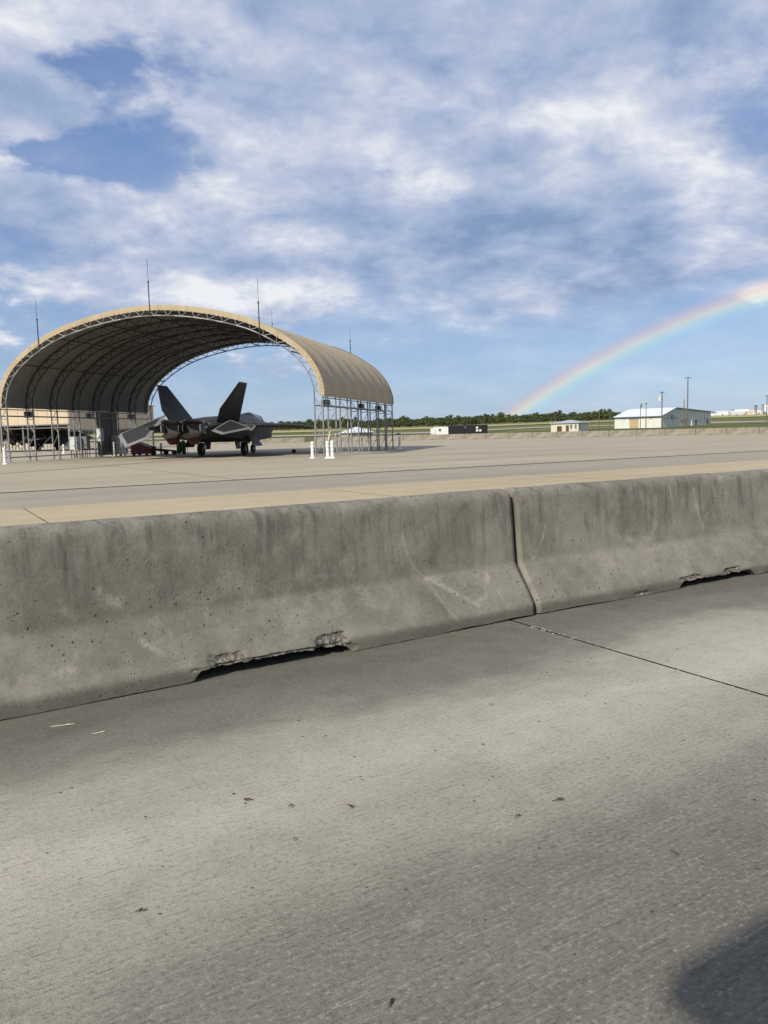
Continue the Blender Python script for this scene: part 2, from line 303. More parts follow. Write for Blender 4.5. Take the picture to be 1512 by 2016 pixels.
# ---------------------------------------------------------------- mesh helpers
class MB:
    def __init__(s): s.v = []; s.f = []
    def add(s, vs, fs):
        o = len(s.v); s.v += [tuple(p) for p in vs]; s.f += [tuple(i + o for i in f) for f in fs]; return s
    def box(s, c, size, rz=0.0):
        cx, cy, cz = c; a, b_, h = (k / 2 for k in size); co, si = math.cos(rz), math.sin(rz)
        vs = []
        for dz in (-h, h):
            for dx, dy in ((-a, -b_), (a, -b_), (a, b_), (-a, b_)):
                vs.append((cx + dx * co - dy * si, cy + dx * si + dy * co, cz + dz))
        return s.add(vs, [(3, 2, 1, 0), (4, 5, 6, 7), (0, 1, 5, 4), (1, 2, 6, 5), (2, 3, 7, 6), (3, 0, 4, 7)])
    def tube(s, p, q, r, n=8, r2=None, caps=True):
        p, q = Vector(p), Vector(q); d = (q - p).normalized(); u = d.orthogonal().normalized(); w = d.cross(u); r2 = r if r2 is None else r2
        vs = [p + (u * math.cos(2 * math.pi * i / n) + w * math.sin(2 * math.pi * i / n)) * r for i in range(n)]
        vs += [q + (u * math.cos(2 * math.pi * i / n) + w * math.sin(2 * math.pi * i / n)) * r2 for i in range(n)]
        fs = [(i, (i + 1) % n, n + (i + 1) % n, n + i) for i in range(n)]
        if caps: fs += [tuple(range(n - 1, -1, -1)), tuple(range(n, 2 * n))]
        return s.add(vs, fs)
    def path(s, pts, r, n=8):
        for a, b_ in zip(pts[:-1], pts[1:]): s.tube(a, b_, r, n)
        return s
    def lathe(s, prof, n=20, origin=(0, 0, 0)):
        ox, oy, oz = origin; vs = []
        for r, z in prof: vs += [(ox + r * math.cos(2 * math.pi * i / n), oy + r * math.sin(2 * math.pi * i / n), oz + z) for i in range(n)]
        m = len(prof); fs = [(k * n + i, k * n + (i + 1) % n, (k + 1) * n + (i + 1) % n, (k + 1) * n + i) for k in range(m - 1) for i in range(n)]
        fs += [tuple(range(n - 1, -1, -1)), tuple(range((m - 1) * n, m * n))]
        return s.add(vs, fs)
    def prism(s, poly, vec):
        n = len(poly); vec = Vector(vec); a = [Vector(p) for p in poly]; b_ = [p + vec for p in a]
        return s.add(a + b_, [tuple(range(n - 1, -1, -1)), tuple(range(n, 2 * n))] + [(i, (i + 1) % n, n + (i + 1) % n, n + i) for i in range(n)])
    def loft(s, rings, closed=True, caps=True):
        n = len(rings[0]); vs = [p for r in rings for p in r]; k = n if closed else n - 1
        fs = [(j * n + i, j * n + (i + 1) % n, (j + 1) * n + (i + 1) % n, (j + 1) * n + i) for j in range(len(rings) - 1) for i in range(k)]
        if caps and closed: fs += [tuple(range(n - 1, -1, -1)), tuple(range((len(rings) - 1) * n, len(rings) * n))]
        return s.add(vs, fs)
    def mesh(s, name, m, smooth=None):
        me = bpy.data.meshes.new(name); me.from_pydata(s.v, [], s.f); me.materials.append(m)
        import bmesh
        bm = bmesh.new(); bm.from_mesh(me); bmesh.ops.recalc_face_normals(bm, faces=bm.faces); bm.to_mesh(me); bm.free()
        if smooth is not None:
            me.polygons.foreach_set('use_smooth', [True] * len(me.polygons)); me.set_sharp_from_angle(angle=R(smooth))
        return me
    def build(s, name, m, parent=None, smooth=None, **kw): return link(name, s.mesh(name, m, smooth), parent, **kw)
def link(name, data, parent=None, loc=(0, 0, 0), rz=0.0, label=None, cat=None, group=None, kind=None):
    o = bpy.data.objects.new(name, data); COL.objects.link(o); o.parent = parent; o.location = loc; o.rotation_euler = (0, 0, rz)
    for k, v in (('label', label), ('category', cat), ('group', group), ('kind', kind)):
        if v: o[k] = v
    return o
def thing(name, label, cat, loc=(0, 0, 0), rz=0.0, group=None): return link(name, None, None, loc, rz, label, cat, group)
def copy_tree(o, parent=None):
    c = o.copy(); COL.objects.link(c); c.parent = parent
    for ch in list(o.children): copy_tree(ch, c)
    return c
_rod = {}
def rod(name, p, q, r, m, parent, n=6):
    key = (m.name, n, name)
    if key not in _rod: _rod[key] = MB().tube((0, 0, 0), (0, 0, 1), 1.0, n).mesh(name, m, 50)
    o = bpy.data.objects.new(name, _rod[key]); COL.objects.link(o); o.parent = parent
    p, q = Vector(p), Vector(q); d = q - p
    o.rotation_mode = 'QUATERNION'; o.rotation_quaternion = Vector((0, 0, 1)).rotation_difference(d.normalized()); o.location = p; o.scale = (r, r, d.length)
    return o
def vnoise(x, y, seed=0):
    xi, yi = np.floor(x).astype(np.int64), np.floor(y).astype(np.int64); fx, fy = x - xi, y - yi
    fx, fy = fx * fx * (3 - 2 * fx), fy * fy * (3 - 2 * fy)
    def h(a, b_): 
        v = np.sin(a * 127.1 + b_ * 311.7 + seed * 74.7) * 43758.5453; return v - np.floor(v)
    return (h(xi, yi) * (1 - fx) + h(xi + 1, yi) * fx) * (1 - fy) + (h(xi, yi + 1) * (1 - fx) + h(xi + 1, yi + 1) * fx) * fy
def fbm(x, y, seed=0, oct=4):
    t = 0; a = .5
    for i in range(oct): t = t + a * vnoise(x, y, seed + i); x = x * 2.03; y = y * 2.03; a *= .5
    return t
E1 = Vector((math.sin(R(59)), math.cos(R(59)), 0)); E2 = Vector((-E1.y, E1.x, 0)); LANE_RZ = R(31)
def e(a, b_, z=0.0): return E1 * a + E2 * b_ + Vector((0, 0, z))
def sstep(a, b_, x): t = min(1, max(0, (x - a) / (b_ - a))); return t * t * (3 - 2 * t)

# ---------------------------------------------------------------- terrain
def terr(x, y):
    d = math.hypot(x, y); az = math.degrees(math.atan2(x, y))
    d0 = 240 - 90 * sstep(3, 13, az)
    t = max(0.0, d - d0); z = .0128 * t * min(1, t / 60 + .35) * (1 + .12 * sstep(15, 24, az))
    return -.07 + min(z, 15 + (d > 1300) * 0)
def build_terrain():
    rs = [0, 20, 60, 90, 110, 130, 150, 170, 190, 210, 230, 250, 280, 320, 370, 430, 500, 580, 680, 800, 950, 1100, 1300, 1800, 3000, 6000, 12000]
    na = 180; vs = []; fs = []
    for r in rs:
        for i in range(na):
            a = 2 * math.pi * i / na; x, y = r * math.sin(a), r * math.cos(a); vs.append((x, y, terr(x, y)))
    for k in range(len(rs) - 1):
        for i in range(na): fs.append((k * na + i, k * na + (i + 1) % na, (k + 1) * na + (i + 1) % na, (k + 1) * na + i))
    link('ground', MB().add(vs, fs).mesh('ground', M_GRASS, 180), kind='structure')
    def strip(name, d0, d1, a0, a1, m, lift, sk=0.0, n=120):
        vs, fs = [], []
        for i in range(n + 1):
            az = R(a0 + (a1 - a0) * i / n)
            for j, d in enumerate((d0, (d0 + d1) / 2, d1)):
                dd = d * (1 + sk * (i / n - .5)); x, y = dd * math.sin(az), dd * math.cos(az); vs.append((x, y, terr(x, y) + lift))
        for i in range(n):
            for j in range(2): fs.append((i * 3 + j, (i + 1) * 3 + j, (i + 1) * 3 + j + 1, i * 3 + j + 1))
        link(name, MB().add(vs, fs).mesh(name, m, 180), kind='structure')
    strip('dry_grass_field', 470, 720, -40, 13, M_DRY, .25, .10); strip('dry_grass_field', 560, 940, 12, 40, M_DRY, .25, .10)
    strip('taxiway', 300, 335, -40, 40, M_RUNWAY, .20, -.25)
    strip('service_road', 250, 258, 14, 40, M_RUNWAY, .15, -.5)
build_terrain()

# ---------------------------------------------------------------- pavements
lane = link('road_lane', MB().box((4, -1.2, -.0855), (60, 11.6, .16)).mesh('road_lane', M_TAR), rz=LANE_RZ, kind='structure')
JX = 3.35
def slab_mesh(name, lx, ly, m, h=.09, bev=.004):
    a, b_ = lx / 2, ly / 2; i = bev
    rings = [[(-a, -b_, -h), (a, -b_, -h), (a, b_, -h), (-a, b_, -h)], [(-a, -b_, -i), (a, -b_, -i), (a, b_, -i), (-a, b_, -i)],
             [(-a + i, -b_ + i, 0), (a - i, -b_ + i, 0), (a - i, b_ - i, 0), (-a + i, b_ - i, 0)]]
    return MB().loft(rings).mesh(name, m)
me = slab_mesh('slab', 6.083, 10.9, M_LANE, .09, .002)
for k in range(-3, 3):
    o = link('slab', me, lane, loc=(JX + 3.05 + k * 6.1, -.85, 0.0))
def seal(parent, a, b_, y0, y1, w_, seed):
    rg = random.Random(seed); n = 60; vs, fs = [], []
    for i in range(n + 1):
        y = y0 + (y1 - y0) * i / n; q = rg.uniform(.6, 1.15); vs += [(a - w_ / 2 * q, y, b_), (a + w_ / 2 * rg.uniform(.6, 1.15), y, b_)]
    for i in range(n): fs.append((2 * i, 2 * i + 1, 2 * i + 3, 2 * i + 2))
    MB().add(vs, fs).build('joint_seal', M_SEAL, parent)
M_SEAL = weathered('joint_seal', (.012, .011, .010), (.022, .020, .018), .95, scale=8, spec=.1, use_world=True)
for k in range(-2, 3): seal(lane, JX + k * 6.1, .0015, -5.5, 4.4, .009, k)
# apron behind the barrier
apron = link('apron', MB().add([e(-90, 4.7, -.03), e(150, 4.7, -.03), (50.5, 98.6, -.03), (-13.8, 143.4, -.03), (-76, 159, -.03), (-190, 150, -.03), (-190, -30, -.03)], [tuple(range(7))]).mesh('apron', M_APRON_C), kind='structure')
JA = 1.68
meA = slab_mesh('slab', 6.485, 11.68, M_APRON_A, .05); meB = slab_mesh('slab', 6.485, 5.28, M_APRON_B, .05)
for k in range(-9, 13):
    for mm, c2 in ((meA, 10.6), (meB, 19.1)):
        q = e(JA + 3.25 + k * 6.5, c2, 0.0); link('slab', mm, apron, loc=q, rz=LANE_RZ)
for k in range(-4, 7):
    q = JA + k * 6.5; MB().add([e(q - .008, 4.75, .002), e(q + .008, 4.75, .002), e(q + .008, 16.44, .002), e(q - .008, 16.44, .002)], [(0, 1, 2, 3)]).build('joint_seal', M_SEAL, apron)
link('trench_drain', MB().add([e(-80, 21.80, -.005), e(95, 21.80, -.005), e(95, 22.12, -.005), e(-80, 22.12, -.005)], [(0, 1, 2, 3)]).mesh('trench_drain', M_TAR), kind='structure')
far = MB().add([e(-85, 22.12, 0), e(140, 22.12, 0), (50.2, 98.2, 0), (-13.8, 143.0, 0), (-76, 158.6, 0), (-190, 149, 0), (-190, -25, 0)], [tuple(range(7))])
far.build('parking_apron', M_APRON_C, kind='structure')
far_o = bpy.data.objects['parking_apron']
for q in (28.6, 35.1, 41.6, 48.1, 54.6, 61.1): MB().add([e(-70, q - .02, .003), e(110 - q, q - .02, .003), e(110 - q, q + .02, .003), e(-70, q + .02, .003)], [(0, 1, 2, 3)]).build('joint_seal', M_SEAL, far_o)
for q in range(-8, 9): MB().add([e(JA + q * 6.5 - .012, 22.2, .0034), e(JA + q * 6.5 + .012, 22.2, .0034), e(JA + q * 6.5 + .012, 61, .0034), e(JA + q * 6.5 - .012, 61, .0034)], [(0, 1, 2, 3)]).build('joint_seal', M_SEAL, far_o)
def ribbon(name, pts, w_, m, z=.006):
    vs, fs = [], []
    for i, p in enumerate(pts):
        p = Vector(p); t = (Vector(pts[min(i + 1, len(pts) - 1)]) - Vector(pts[max(i - 1, 0)])).normalized(); nrm = Vector((-t.y, t.x))
        vs += [(p.x + nrm.x * w_ / 2, p.y + nrm.y * w_ / 2, z), (p.x - nrm.x * w_ / 2, p.y - nrm.y * w_ / 2, z)]
    for i in range(len(pts) - 1): fs.append((2 * i, 2 * i + 1, 2 * i + 3, 2 * i + 2))
    return link(name, MB().add(vs, fs).mesh(name, m), kind='structure')
ribbon('guide_line', [(-30, 15), (-18.6, 26.5), (-15.9, 32), (-13.9, 38), (-12.6, 44), (-11.5, 51), (-10, 60)], .16, M_TAR)
for bq in (33.0, 47.0, 66.0): pass

# ---------------------------------------------------------------- near barriers
def barrier_mesh(name, L, ds, front_ds, notch=None, spalls=(), strokes=(), seed=0):
    prof = [(0, 0), (0.0, .082), (.19, .345), (.232, .795), (.243, .832), (.265, .857), (.295, .866), (.365, .866), (.395, .857), (.417, .832), (.428, .795), (.47, .345), (.66, .082), (.66, 0)]
    P = []
    for i in range(len(prof) - 1):
        a, b_ = np.array(prof[i]), np.array(prof[i + 1]); l = np.linalg.norm(b_ - a)
        dsz = front_ds if i < 4 else (front_ds * 4 if i > 8 else .02); n = max(1, int(round(l / dsz)))
        for j in range(n): P.append(a + (b_ - a) * j / n)
    P.append(np.array(prof[-1])); P = np.array(P); m = len(P)
    # soften the two creases of the face
    Q = P.copy()
    for _ in range(3 if front_ds < .02 else 0):
        Q[1:-1] = .25 * Q[:-2] + .5 * Q[1:-1] + .25 * Q[2:]; Q[0], Q[-1] = P[0], P[-1]
    P = Q
    ns = max(2, int(round(L / ds)) + 1); S = np.linspace(0, L, ns)
    ch = np.array([0, .006, .016, .028]); S = np.unique(np.concatenate([S, ch, L - ch])); S = S[np.concatenate([[True], np.diff(S) > 1e-4])]; ns = len(S)
    X = np.repeat(S[:, None], m, 1); Y = np.repeat(P[None, :, 0], ns, 0).copy(); Z = np.repeat(P[None, :, 1], ns, 0).copy()
    zl = .004 + .016 * np.clip(fbm(S * 2.2 + 9, S * 0 + seed, seed, 3) * 2 - .75, 0, 1) + .006 * (fbm(S * 30, S * 0, seed + 3, 2) - .4)
    zl = np.maximum(zl, .002)
    if notch:
        s0, s1, h = notch
        edge = np.clip((S - s0) / .045, 0, 1) * np.clip((s1 - S) / .07, 0, 1); edge = edge ** .6
        zl = np.maximum(zl, edge * (h + .028 * (fbm(S * 7, S * 0 + 5, seed, 4) - .5) + .012 * (vnoise(S * 55, S * 0, seed) - .5)))
    zt = .082; low = Z < zt
    Z = np.where(low, zl[:, None] + Z * (zt - zl[:, None]) / zt, Z)
    # gentle cast-face unevenness, chamfered ends
    wav = (fbm(X * 1.1 + 3, Z * 1.6, seed + 11, 3) - .45) * .010 + (fbm(X * 14, Z * 14, seed + 5, 3) - .45) * .0035
    front = np.arange(m)[None, :] < m // 2 + 0 * X
    endd = np.minimum(X, L - X); chm = np.clip((.028 - endd) / .028, 0, 1) * .015
    nx = np.where(P[:, 0] < .33, 1.0, -1.0)[None, :]
    Y = Y + nx * (wav + chm)
    topmask = (P[:, 1] > .84)[None, :]
    Z = Z - np.where(topmask, chm + (fbm(X * 3, X * 0, seed + 2, 4) - .45) * .008, 0)
    sp = np.zeros_like(X); wr = np.zeros_like(X); isf = (P[:, 0] < .30)[None, :] & np.ones_like(X, bool)
    for (cs, cz, rs, rz_, dep) in spalls:
        q = np.sqrt(((X - cs) / rs) ** 2 + ((Z - cz) / rz_) ** 2) + (fbm(X * 16, Z * 16, seed + 21, 3) - .45) * 1.1
        mk = np.clip((1.0 - q) / .22, 0, 1) * isf; sp = np.maximum(sp, mk)
        rough = .25 + .75 * fbm(X * 26, Z * 26, seed + 31, 4) + .35 * (vnoise(X * 80, Z * 80, seed + 8) - .5)
        Y = Y + mk * dep * rough; Z = Z + mk * (vnoise(X * 60, Z * 60, seed + 9) - .5) * .008
    for pts, w_, st in strokes:
        for (a, b_) in zip(pts[:-1], pts[1:]):
            a = np.array(a); b_ = np.array(b_); d = b_ - a; l2 = d @ d + 1e-9
            t = np.clip(((X - a[0]) * d[0] + (Z - a[1]) * d[1]) / l2, 0, 1)
            dist = np.hypot(X - a[0] - t * d[0], Z - a[1] - t * d[1]) + (fbm(X * 22, Z * 22, seed + 41, 3) - .45) * w_ * 1.2
            wr = np.maximum(wr, np.clip(1.15 - dist / w_, 0, 1) * st * isf)
    V = np.stack([X, Y, Z], -1).reshape(-1, 3)
    idx = np.arange(ns * m).reshape(ns, m)
    F = np.stack([idx[:-1, :-1], idx[:-1, 1:], idx[1:, 1:], idx[1:, :-1]], -1).reshape(-1, 4)
    B = np.stack([idx[:-1, -1], idx[:-1, 0], idx[1:, 0], idx[1:, -1]], -1)      # underside
    faces = np.concatenate([F, B]).tolist() + [idx[0, ::-1].tolist(), idx[-1].tolist()]
    me = bpy.data.meshes.new(name); me.from_pydata(V.tolist(), [], faces); me.materials.append(M_BARRIER)
    me.polygons.foreach_set('use_smooth', [True] * len(me.polygons)); me.set_sharp_from_angle(angle=R(48))
    for nm, arr in (('wear', wr), ('spall', sp)):
        at = me.attributes.new(nm, 'FLOAT', 'POINT'); at.data.foreach_set('value', arr.reshape(-1).astype(np.float32))
    me.update(); return me
J = Vector((1.035, 5.217, 0)); BL = 3.90; A1, A2 = R(32.0), R(30.2)
d1 = Vector((math.cos(A1), math.sin(A1), 0)); d2 = Vector((math.cos(A2), math.sin(A2), 0))
st1 = [([(2.95, .62), (2.98, .50), (3.02, .40)], .012, .8), ([(3.02, .42), (3.10, .34), (3.25, .25), (3.42, .14)], .014, 1), ([(3.42, .14), (3.52, .18), (3.60, .30)], .022, .9), ([(3.05, .36), (3.2, .33)], .05, .5), ([(3.12, .28), (3.18, .14), (3.24, .05)], .009, .6), ([(3.63, .20), (3.66, .10)], .007, .6),
       ([(2.55, .50), (2.58, .36), (2.66, .24)], .05, .45), ([(1.08, .50), (1.16, .44)], .035, .8), ([(.90, .43), (.95, .39)], .03, .5), ([(1.25, .24), (1.33, .17)], .014, .9), ([(.82, .16), (.90, .16)], .03, .6), ([(1.3, .46), (1.33, .50)], .02, .5), ([(1.75, .54), (1.85, .40)], .09, .42), ([(1.62, .28), (1.64, .42)], .02, .35), ([(.2, .35), (.35, .28)], .08, .3)]
sp1 = [(1.66, .088, .105, .040, .024), (2.30, .092, .12, .042, .028), (1.95, .065, .40, .014, .014), (2.42, .03, .05, .03, .02)]
b1 = link('concrete_barrier', barrier_mesh('barrier', BL, .0115, .0115, (BL - 2.42, BL - 1.46, .062), sp1, st1, 3), loc=J - d1 * (BL + .004), rz=A1,
          label='long near concrete barrier left of the joint, chipped drain notch at its foot', cat='barrier', group='near concrete barriers')
st2 = [([(.26, .58), (.22, .48), (.13, .36)], .012, 1), ([(.10, .40), (.125, .355)], .006, .7), ([(1.10, .40), (1.22, .37), (1.36, .40), (1.42, .52)], .035, .8), ([(1.42, .50), (1.44, .72)], .03, .5), ([(1.36, .70), (1.35, .55)], .02, .4), ([(1.62, .78), (1.64, .45)], .025, .5), ([(1.90, .76), (1.93, .60), (1.99, .42)], .022, .9), ([(.78, .32), (.9, .22)], .05, .3), ([(.42, .70), (.36, .45)], .02, .35), ([(2.2, .40), (2.6, .35)], .06, .4)]
sp2 = [(1.60, .075, .18, .02, .025), (2.15, .075, .14, .024, .03), (1.05, .02, .12, .012, .02)]
b2 = link('concrete_barrier', barrier_mesh('barrier', BL, .0125, .0125, (1.46, 2.42, .058), sp2, st2, 17), loc=J + d2 * .022 + Vector((-.004, .006, 0)), rz=A2,
          label='near concrete barrier right of the joint, with pale scuffs and drips', cat='barrier', group='near concrete barriers')
mp = barrier_mesh('barrier', BL, .10, .05, (1.46, 2.42, .06), (), (), 23)
link('concrete_barrier', mp, loc=J - d1 * (BL * 2 + .03), rz=A1, label='near concrete barrier just beyond the photo\'s left edge', cat='barrier', group='near concrete barriers')
link('concrete_barrier', mp, loc=J + d2 * (BL + .05), rz=A2, label='near concrete barrier just beyond the photo\'s right edge', cat='barrier', group='near concrete barriers')

# far row of barriers along the apron edge
ORD = ['first', 'second', 'third', 'fourth', 'fifth', 'sixth', 'seventh', 'eighth', 'ninth', 'tenth', 'eleventh', 'twelfth', 'thirteenth', 'fourteenth', 'fifteenth', 'sixteenth', 'seventeenth', 'eighteenth', 'nineteenth', 'twentieth']
TENS = ['', '', 'twenty', 'thirty', 'forty']
def ordinal(i): return ORD[i] if i < 20 else TENS[(i + 1) // 10] + ('' if (i + 1) % 10 == 0 else '-') + (ORD[(i + 1) % 10 - 1] if (i + 1) % 10 else 'th').replace('yth', 'ieth')
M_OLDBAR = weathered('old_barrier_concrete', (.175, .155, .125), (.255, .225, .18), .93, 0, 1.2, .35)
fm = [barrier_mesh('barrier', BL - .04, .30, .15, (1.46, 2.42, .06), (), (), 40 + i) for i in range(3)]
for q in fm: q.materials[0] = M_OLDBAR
def far_row():
    path = [Vector((51.5, 96.8, 0)), Vector((-14.3, 142.4, 0)), Vector((-75, 157.5, 0))]; k = 0
    for a, b_ in zip(path[:-1], path[1:]):
        d = (b_ - a); n = int(d.length // BL); d.normalize()
        for i in range(n):
            p = a + d * (BL * (i + 1)); jit = R(random.uniform(-.8, .8))
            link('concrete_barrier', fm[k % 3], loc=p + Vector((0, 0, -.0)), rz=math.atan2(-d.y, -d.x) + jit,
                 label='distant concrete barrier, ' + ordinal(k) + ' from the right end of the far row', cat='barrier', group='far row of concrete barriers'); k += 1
far_row()

# ---------------------------------------------------------------- arched shelter
AX = R(14.0); A_ = Vector((math.sin(AX), math.cos(AX), 0)); R_ = Vector((math.cos(AX), -math.sin(AX), 0))
SK = 1.0667; NB = 7; BAY = 17.4 / NB
SH = thing('arched_shelter', 'tan fabric arched sunshade on steel lattice legs, over the dark fighter jet', 'shelter', Vector((-3.78, 44.7, 0)) - R_ * 10.45, -AX)
# local frame: x across (right), y along the axis away from the camera
ARC = [(10.98, 3.52), (10.98, 3.95), (10.85, 4.55), (10.55, 5.22), (10.05, 5.92), (9.35, 6.58), (7.95, 7.48), (6.45, 8.16), (4.85, 8.62), (3.25, 8.95), (1.6, 9.17), (0, 9.25)]
def arc_pts(off, n=64, zmin=3.52):
    pts = [Vector((x, z)) for x, z in ARC] + [Vector((-x, z)) for x, z in ARC[::-1][1:]]
    # Catmull-Rom then resample
    full = []
    for i in range(len(pts) - 1):
        p0, p1, p2, p3 = pts[max(i - 1, 0)], pts[i], pts[i + 1], pts[min(i + 2, len(pts) - 1)]
        for j in range(12):
            t = j / 12; full.append(.5 * ((2 * p1) + (p2 - p0) * t + (2 * p0 - 5 * p1 + 4 * p2 - p3) * t * t + (3 * p1 - p0 - 3 * p2 + p3) * t ** 3))
    full.append(pts[-1]); out = []
    for i, p in enumerate(full):
        t = (full[min(i + 1, len(full) - 1)] - full[max(i - 1, 0)]).normalized(); nrm = Vector((-t.y, t.x))
        if i in (0, len(full) - 1): nrm = Vector((-1 if i == 0 else 1, 0))
        out.append(p + nrm * off)
    L = [0]
    for a, b_ in zip(out[:-1], out[1:]): L.append(L[-1] + (b_ - a).length)
    res = []; k = 0
    for i in range(n + 1):
        s_ = L[-1] * i / n
        while k < len(L) - 2 and L[k + 1] < s_: k += 1
        t = (s_ - L[k]) / max(1e-9, L[k + 1] - L[k]); res.append(out[k] + (out[k + 1] - out[k]) * t)
    return res
def cover_panel(off, y0, y1, sag, n=72, m=8, skirt=0.0):
    rings = []
    for j in range(m + 1):
        t = j / m; bow = 4 * t * (1 - t)
        pts = arc_pts(off + sag * bow, n)
        rings.append([(p.x, y0 + (y1 - y0) * t, p.y - (.0 if 0 < i < n else skirt * bow)) for i, p in enumerate(pts)])
    return MB().loft(rings, closed=False)
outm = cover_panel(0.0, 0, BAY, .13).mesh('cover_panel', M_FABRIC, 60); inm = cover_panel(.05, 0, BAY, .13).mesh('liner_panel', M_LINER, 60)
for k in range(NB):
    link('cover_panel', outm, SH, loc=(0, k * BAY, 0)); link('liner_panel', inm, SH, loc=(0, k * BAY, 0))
# hem and gathered edge band at both ends
def edge_band(y, sgn, name):
    n = 420; rings = [[], [], [], []]
    a, b_ = arc_pts(-.02, n), arc_pts(.30, n)
    for i in range(n + 1):
        w_ = .022 * math.sin(i * 1.9) + .012 * math.sin(i * .77)
        side = sstep(.30, .48, abs(i / n - .5)); w_ *= .25 + .9 * side
        rings[0].append((a[i].x, y + sgn * .14, a[i].y)); rings[1].append((a[i].x, y, a[i].y))
        ln = 1 + .05 * math.sin(i * 1.3); q = a[i] + (b_[i] - a[i]) * ln
        rings[2].append(((a[i].x + q.x) / 2, y - sgn * (.015 + w_), (a[i].y + q.y) / 2)); rings[3].append((q.x, y - sgn * (.008 - w_ * .6), q.y))
    MB().loft(rings, closed=False).build(name, M_FABRIC, SH, 60)
edge_band(-.035, 1, 'edge_band'); edge_band(NB * BAY + .035, -1, 'edge_band')
def eave_hem(sx):
    mb = MB()
    for k in range(NB):
        for i in range(6):
            t0, t1 = i / 6, (i + 1) / 6
            f = lambda t: (sx * (10.98 - .13 * 4 * t * (1 - t)), (k + t) * BAY, 3.53 + .03 * 4 * t * (1 - t))
            mb.tube(f(t0), f(t1), .035, 6)
    mb.build('eave_hem', M_FABRIC, SH, 60)
eave_hem(1); eave_hem(-1)
OC, IC = .10, .60                          # outer / inner chord offsets from the cloth
def frame(k):
    y = k * BAY; endf = k in (0, NB); dep_in = 1.0 if endf else 1.0
    fr = link('truss_frame', None, SH, loc=(0, y, 0)); rr = .042
    o_, i_ = arc_pts(OC, 56), arc_pts(IC, 56); P3 = lambda p: (p.x, 0, p.y)
    ms = M_STEEL if endf else M_DARK_SHADE_STEEL; MB().path([P3(p) for p in o_], rr, 6).build('outer_chord', ms, fr, 60); MB().path([P3(p) for p in i_], rr, 6).build('inner_chord', ms, fr, 60)  # inner frames coloured dark for the shade under the cover
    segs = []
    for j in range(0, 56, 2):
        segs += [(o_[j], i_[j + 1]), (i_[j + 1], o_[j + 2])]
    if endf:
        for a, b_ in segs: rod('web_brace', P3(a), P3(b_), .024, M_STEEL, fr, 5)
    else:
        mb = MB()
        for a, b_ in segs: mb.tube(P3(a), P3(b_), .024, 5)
        mb.build('web_lattice', M_DARK_SHADE_STEEL, fr, 60, kind='stuff')
    for sx in (1, -1):
        xo, xi = sx * (10.98 - OC), sx * (10.98 - IC)
        for x in (xo, xi):
            po = rod('post', (x, 0, .02), (x, 0, 3.54), .05, M_STEEL, fr, 8)
        MB().box((sx * 10.63, 0, .012), (.86, .26, .024)).build('base_plate', M_STEEL, fr)
        zs = [.10, .95, 1.85, 2.75, 3.45]
        for q in range(4):
            a, b_ = (xo, xi) if q % 2 else (xi, xo)
            rod('leg_brace', (a, 0, zs[q]), (b_, 0, zs[q + 1]), .022, M_STEEL, fr, 5)
        rod('tie_bar', (xo, 0, 2.78), (xi, 0, 2.78), .026, M_STEEL, fr, 5)
    return fr
for k in range(NB + 1): frame(k)
# purlins along the length and eave rails
def purlin(x, z, r=.035, name='purlin'): rod(name, (x, 0, z), (x, NB * BAY, z), r, M_DARK_SHADE_STEEL if z > 3.5 else M_STEEL, SH, 6)  # roof purlins get the shade-darkened steel too
ip = arc_pts(IC, 56)
for j in (7, 14, 21, 28, 35, 42, 49): purlin(ip[j].x, ip[j].y)
for sx in (1, -1):
    for z in (3.42, 2.98): purlin(sx * (10.98 - OC), z, .035, 'eave_rail')
    purlin(sx * (10.98 - IC), 2.98, .035, 'eave_rail')
purlin(-10.88, .32, .022, 'ground_rail'); purlin(-10.38, .30, .022, 'ground_rail')
# cable cross bracing in side bays
for (sx, b0) in ((1, 0), (1, 1), (-1, 0), (-1, 1), (-1, 2), (-1, 4)):
    x = sx * (10.98 - OC)
    rod('sway_brace', (x, b0 * BAY, .15), (x, (b0 + 1) * BAY, 1.75), .018, M_STEEL, SH, 5)
rod('sway_brace', (-10.88, 0, 2.1), (-10.88, BAY, .2), .018, M_STEEL, SH, 5)
# yellowish strap hanging in the first bay on the right
rod('tie_strap', (10.95, .35, .55), (10.88, 1.35, 1.72), .035, M_YELLOW, SH, 5); rod('tie_strap', (10.86, 2.9, .25), (10.86, 2.3, 1.35), .025, M_YELLOW, SH, 5)
# flood lights under the eaves
def flood(x, y, sx):
    f = link('flood_light', None, SH, loc=(x, y, 3.12))
    MB().box((0, 0, 0), (.34, .62, .40)).build('lamp_housing', M_BLACK, f); MB().box((-sx * .18, 0, -.03), (.02, .52, .28)).build('lens', M_GLASS, f)
    rod('bracket', (0, 0, .19), (0, 0, .42), .03, M_BLACK, f)
for yb in (.45, 3.55, 5.5): flood(10.70, yb * BAY, 1)
for yb in (1.0, 3.7, 5.95): flood(-10.70, yb * BAY, -1)
# grey curtain wall panel in one bay on the left
def curtain():
    rings = []
    for z in (.12, 1.2, 2.4, 3.5):
        rings.append([(-10.90 + .03 * math.sin(i * 1.1), 4.12 * BAY + 2.75 * i / 24, z) for i in range(25)])
    MB().loft(rings, closed=False).build('curtain_panel', M_LINER, SH, 60)
curtain()
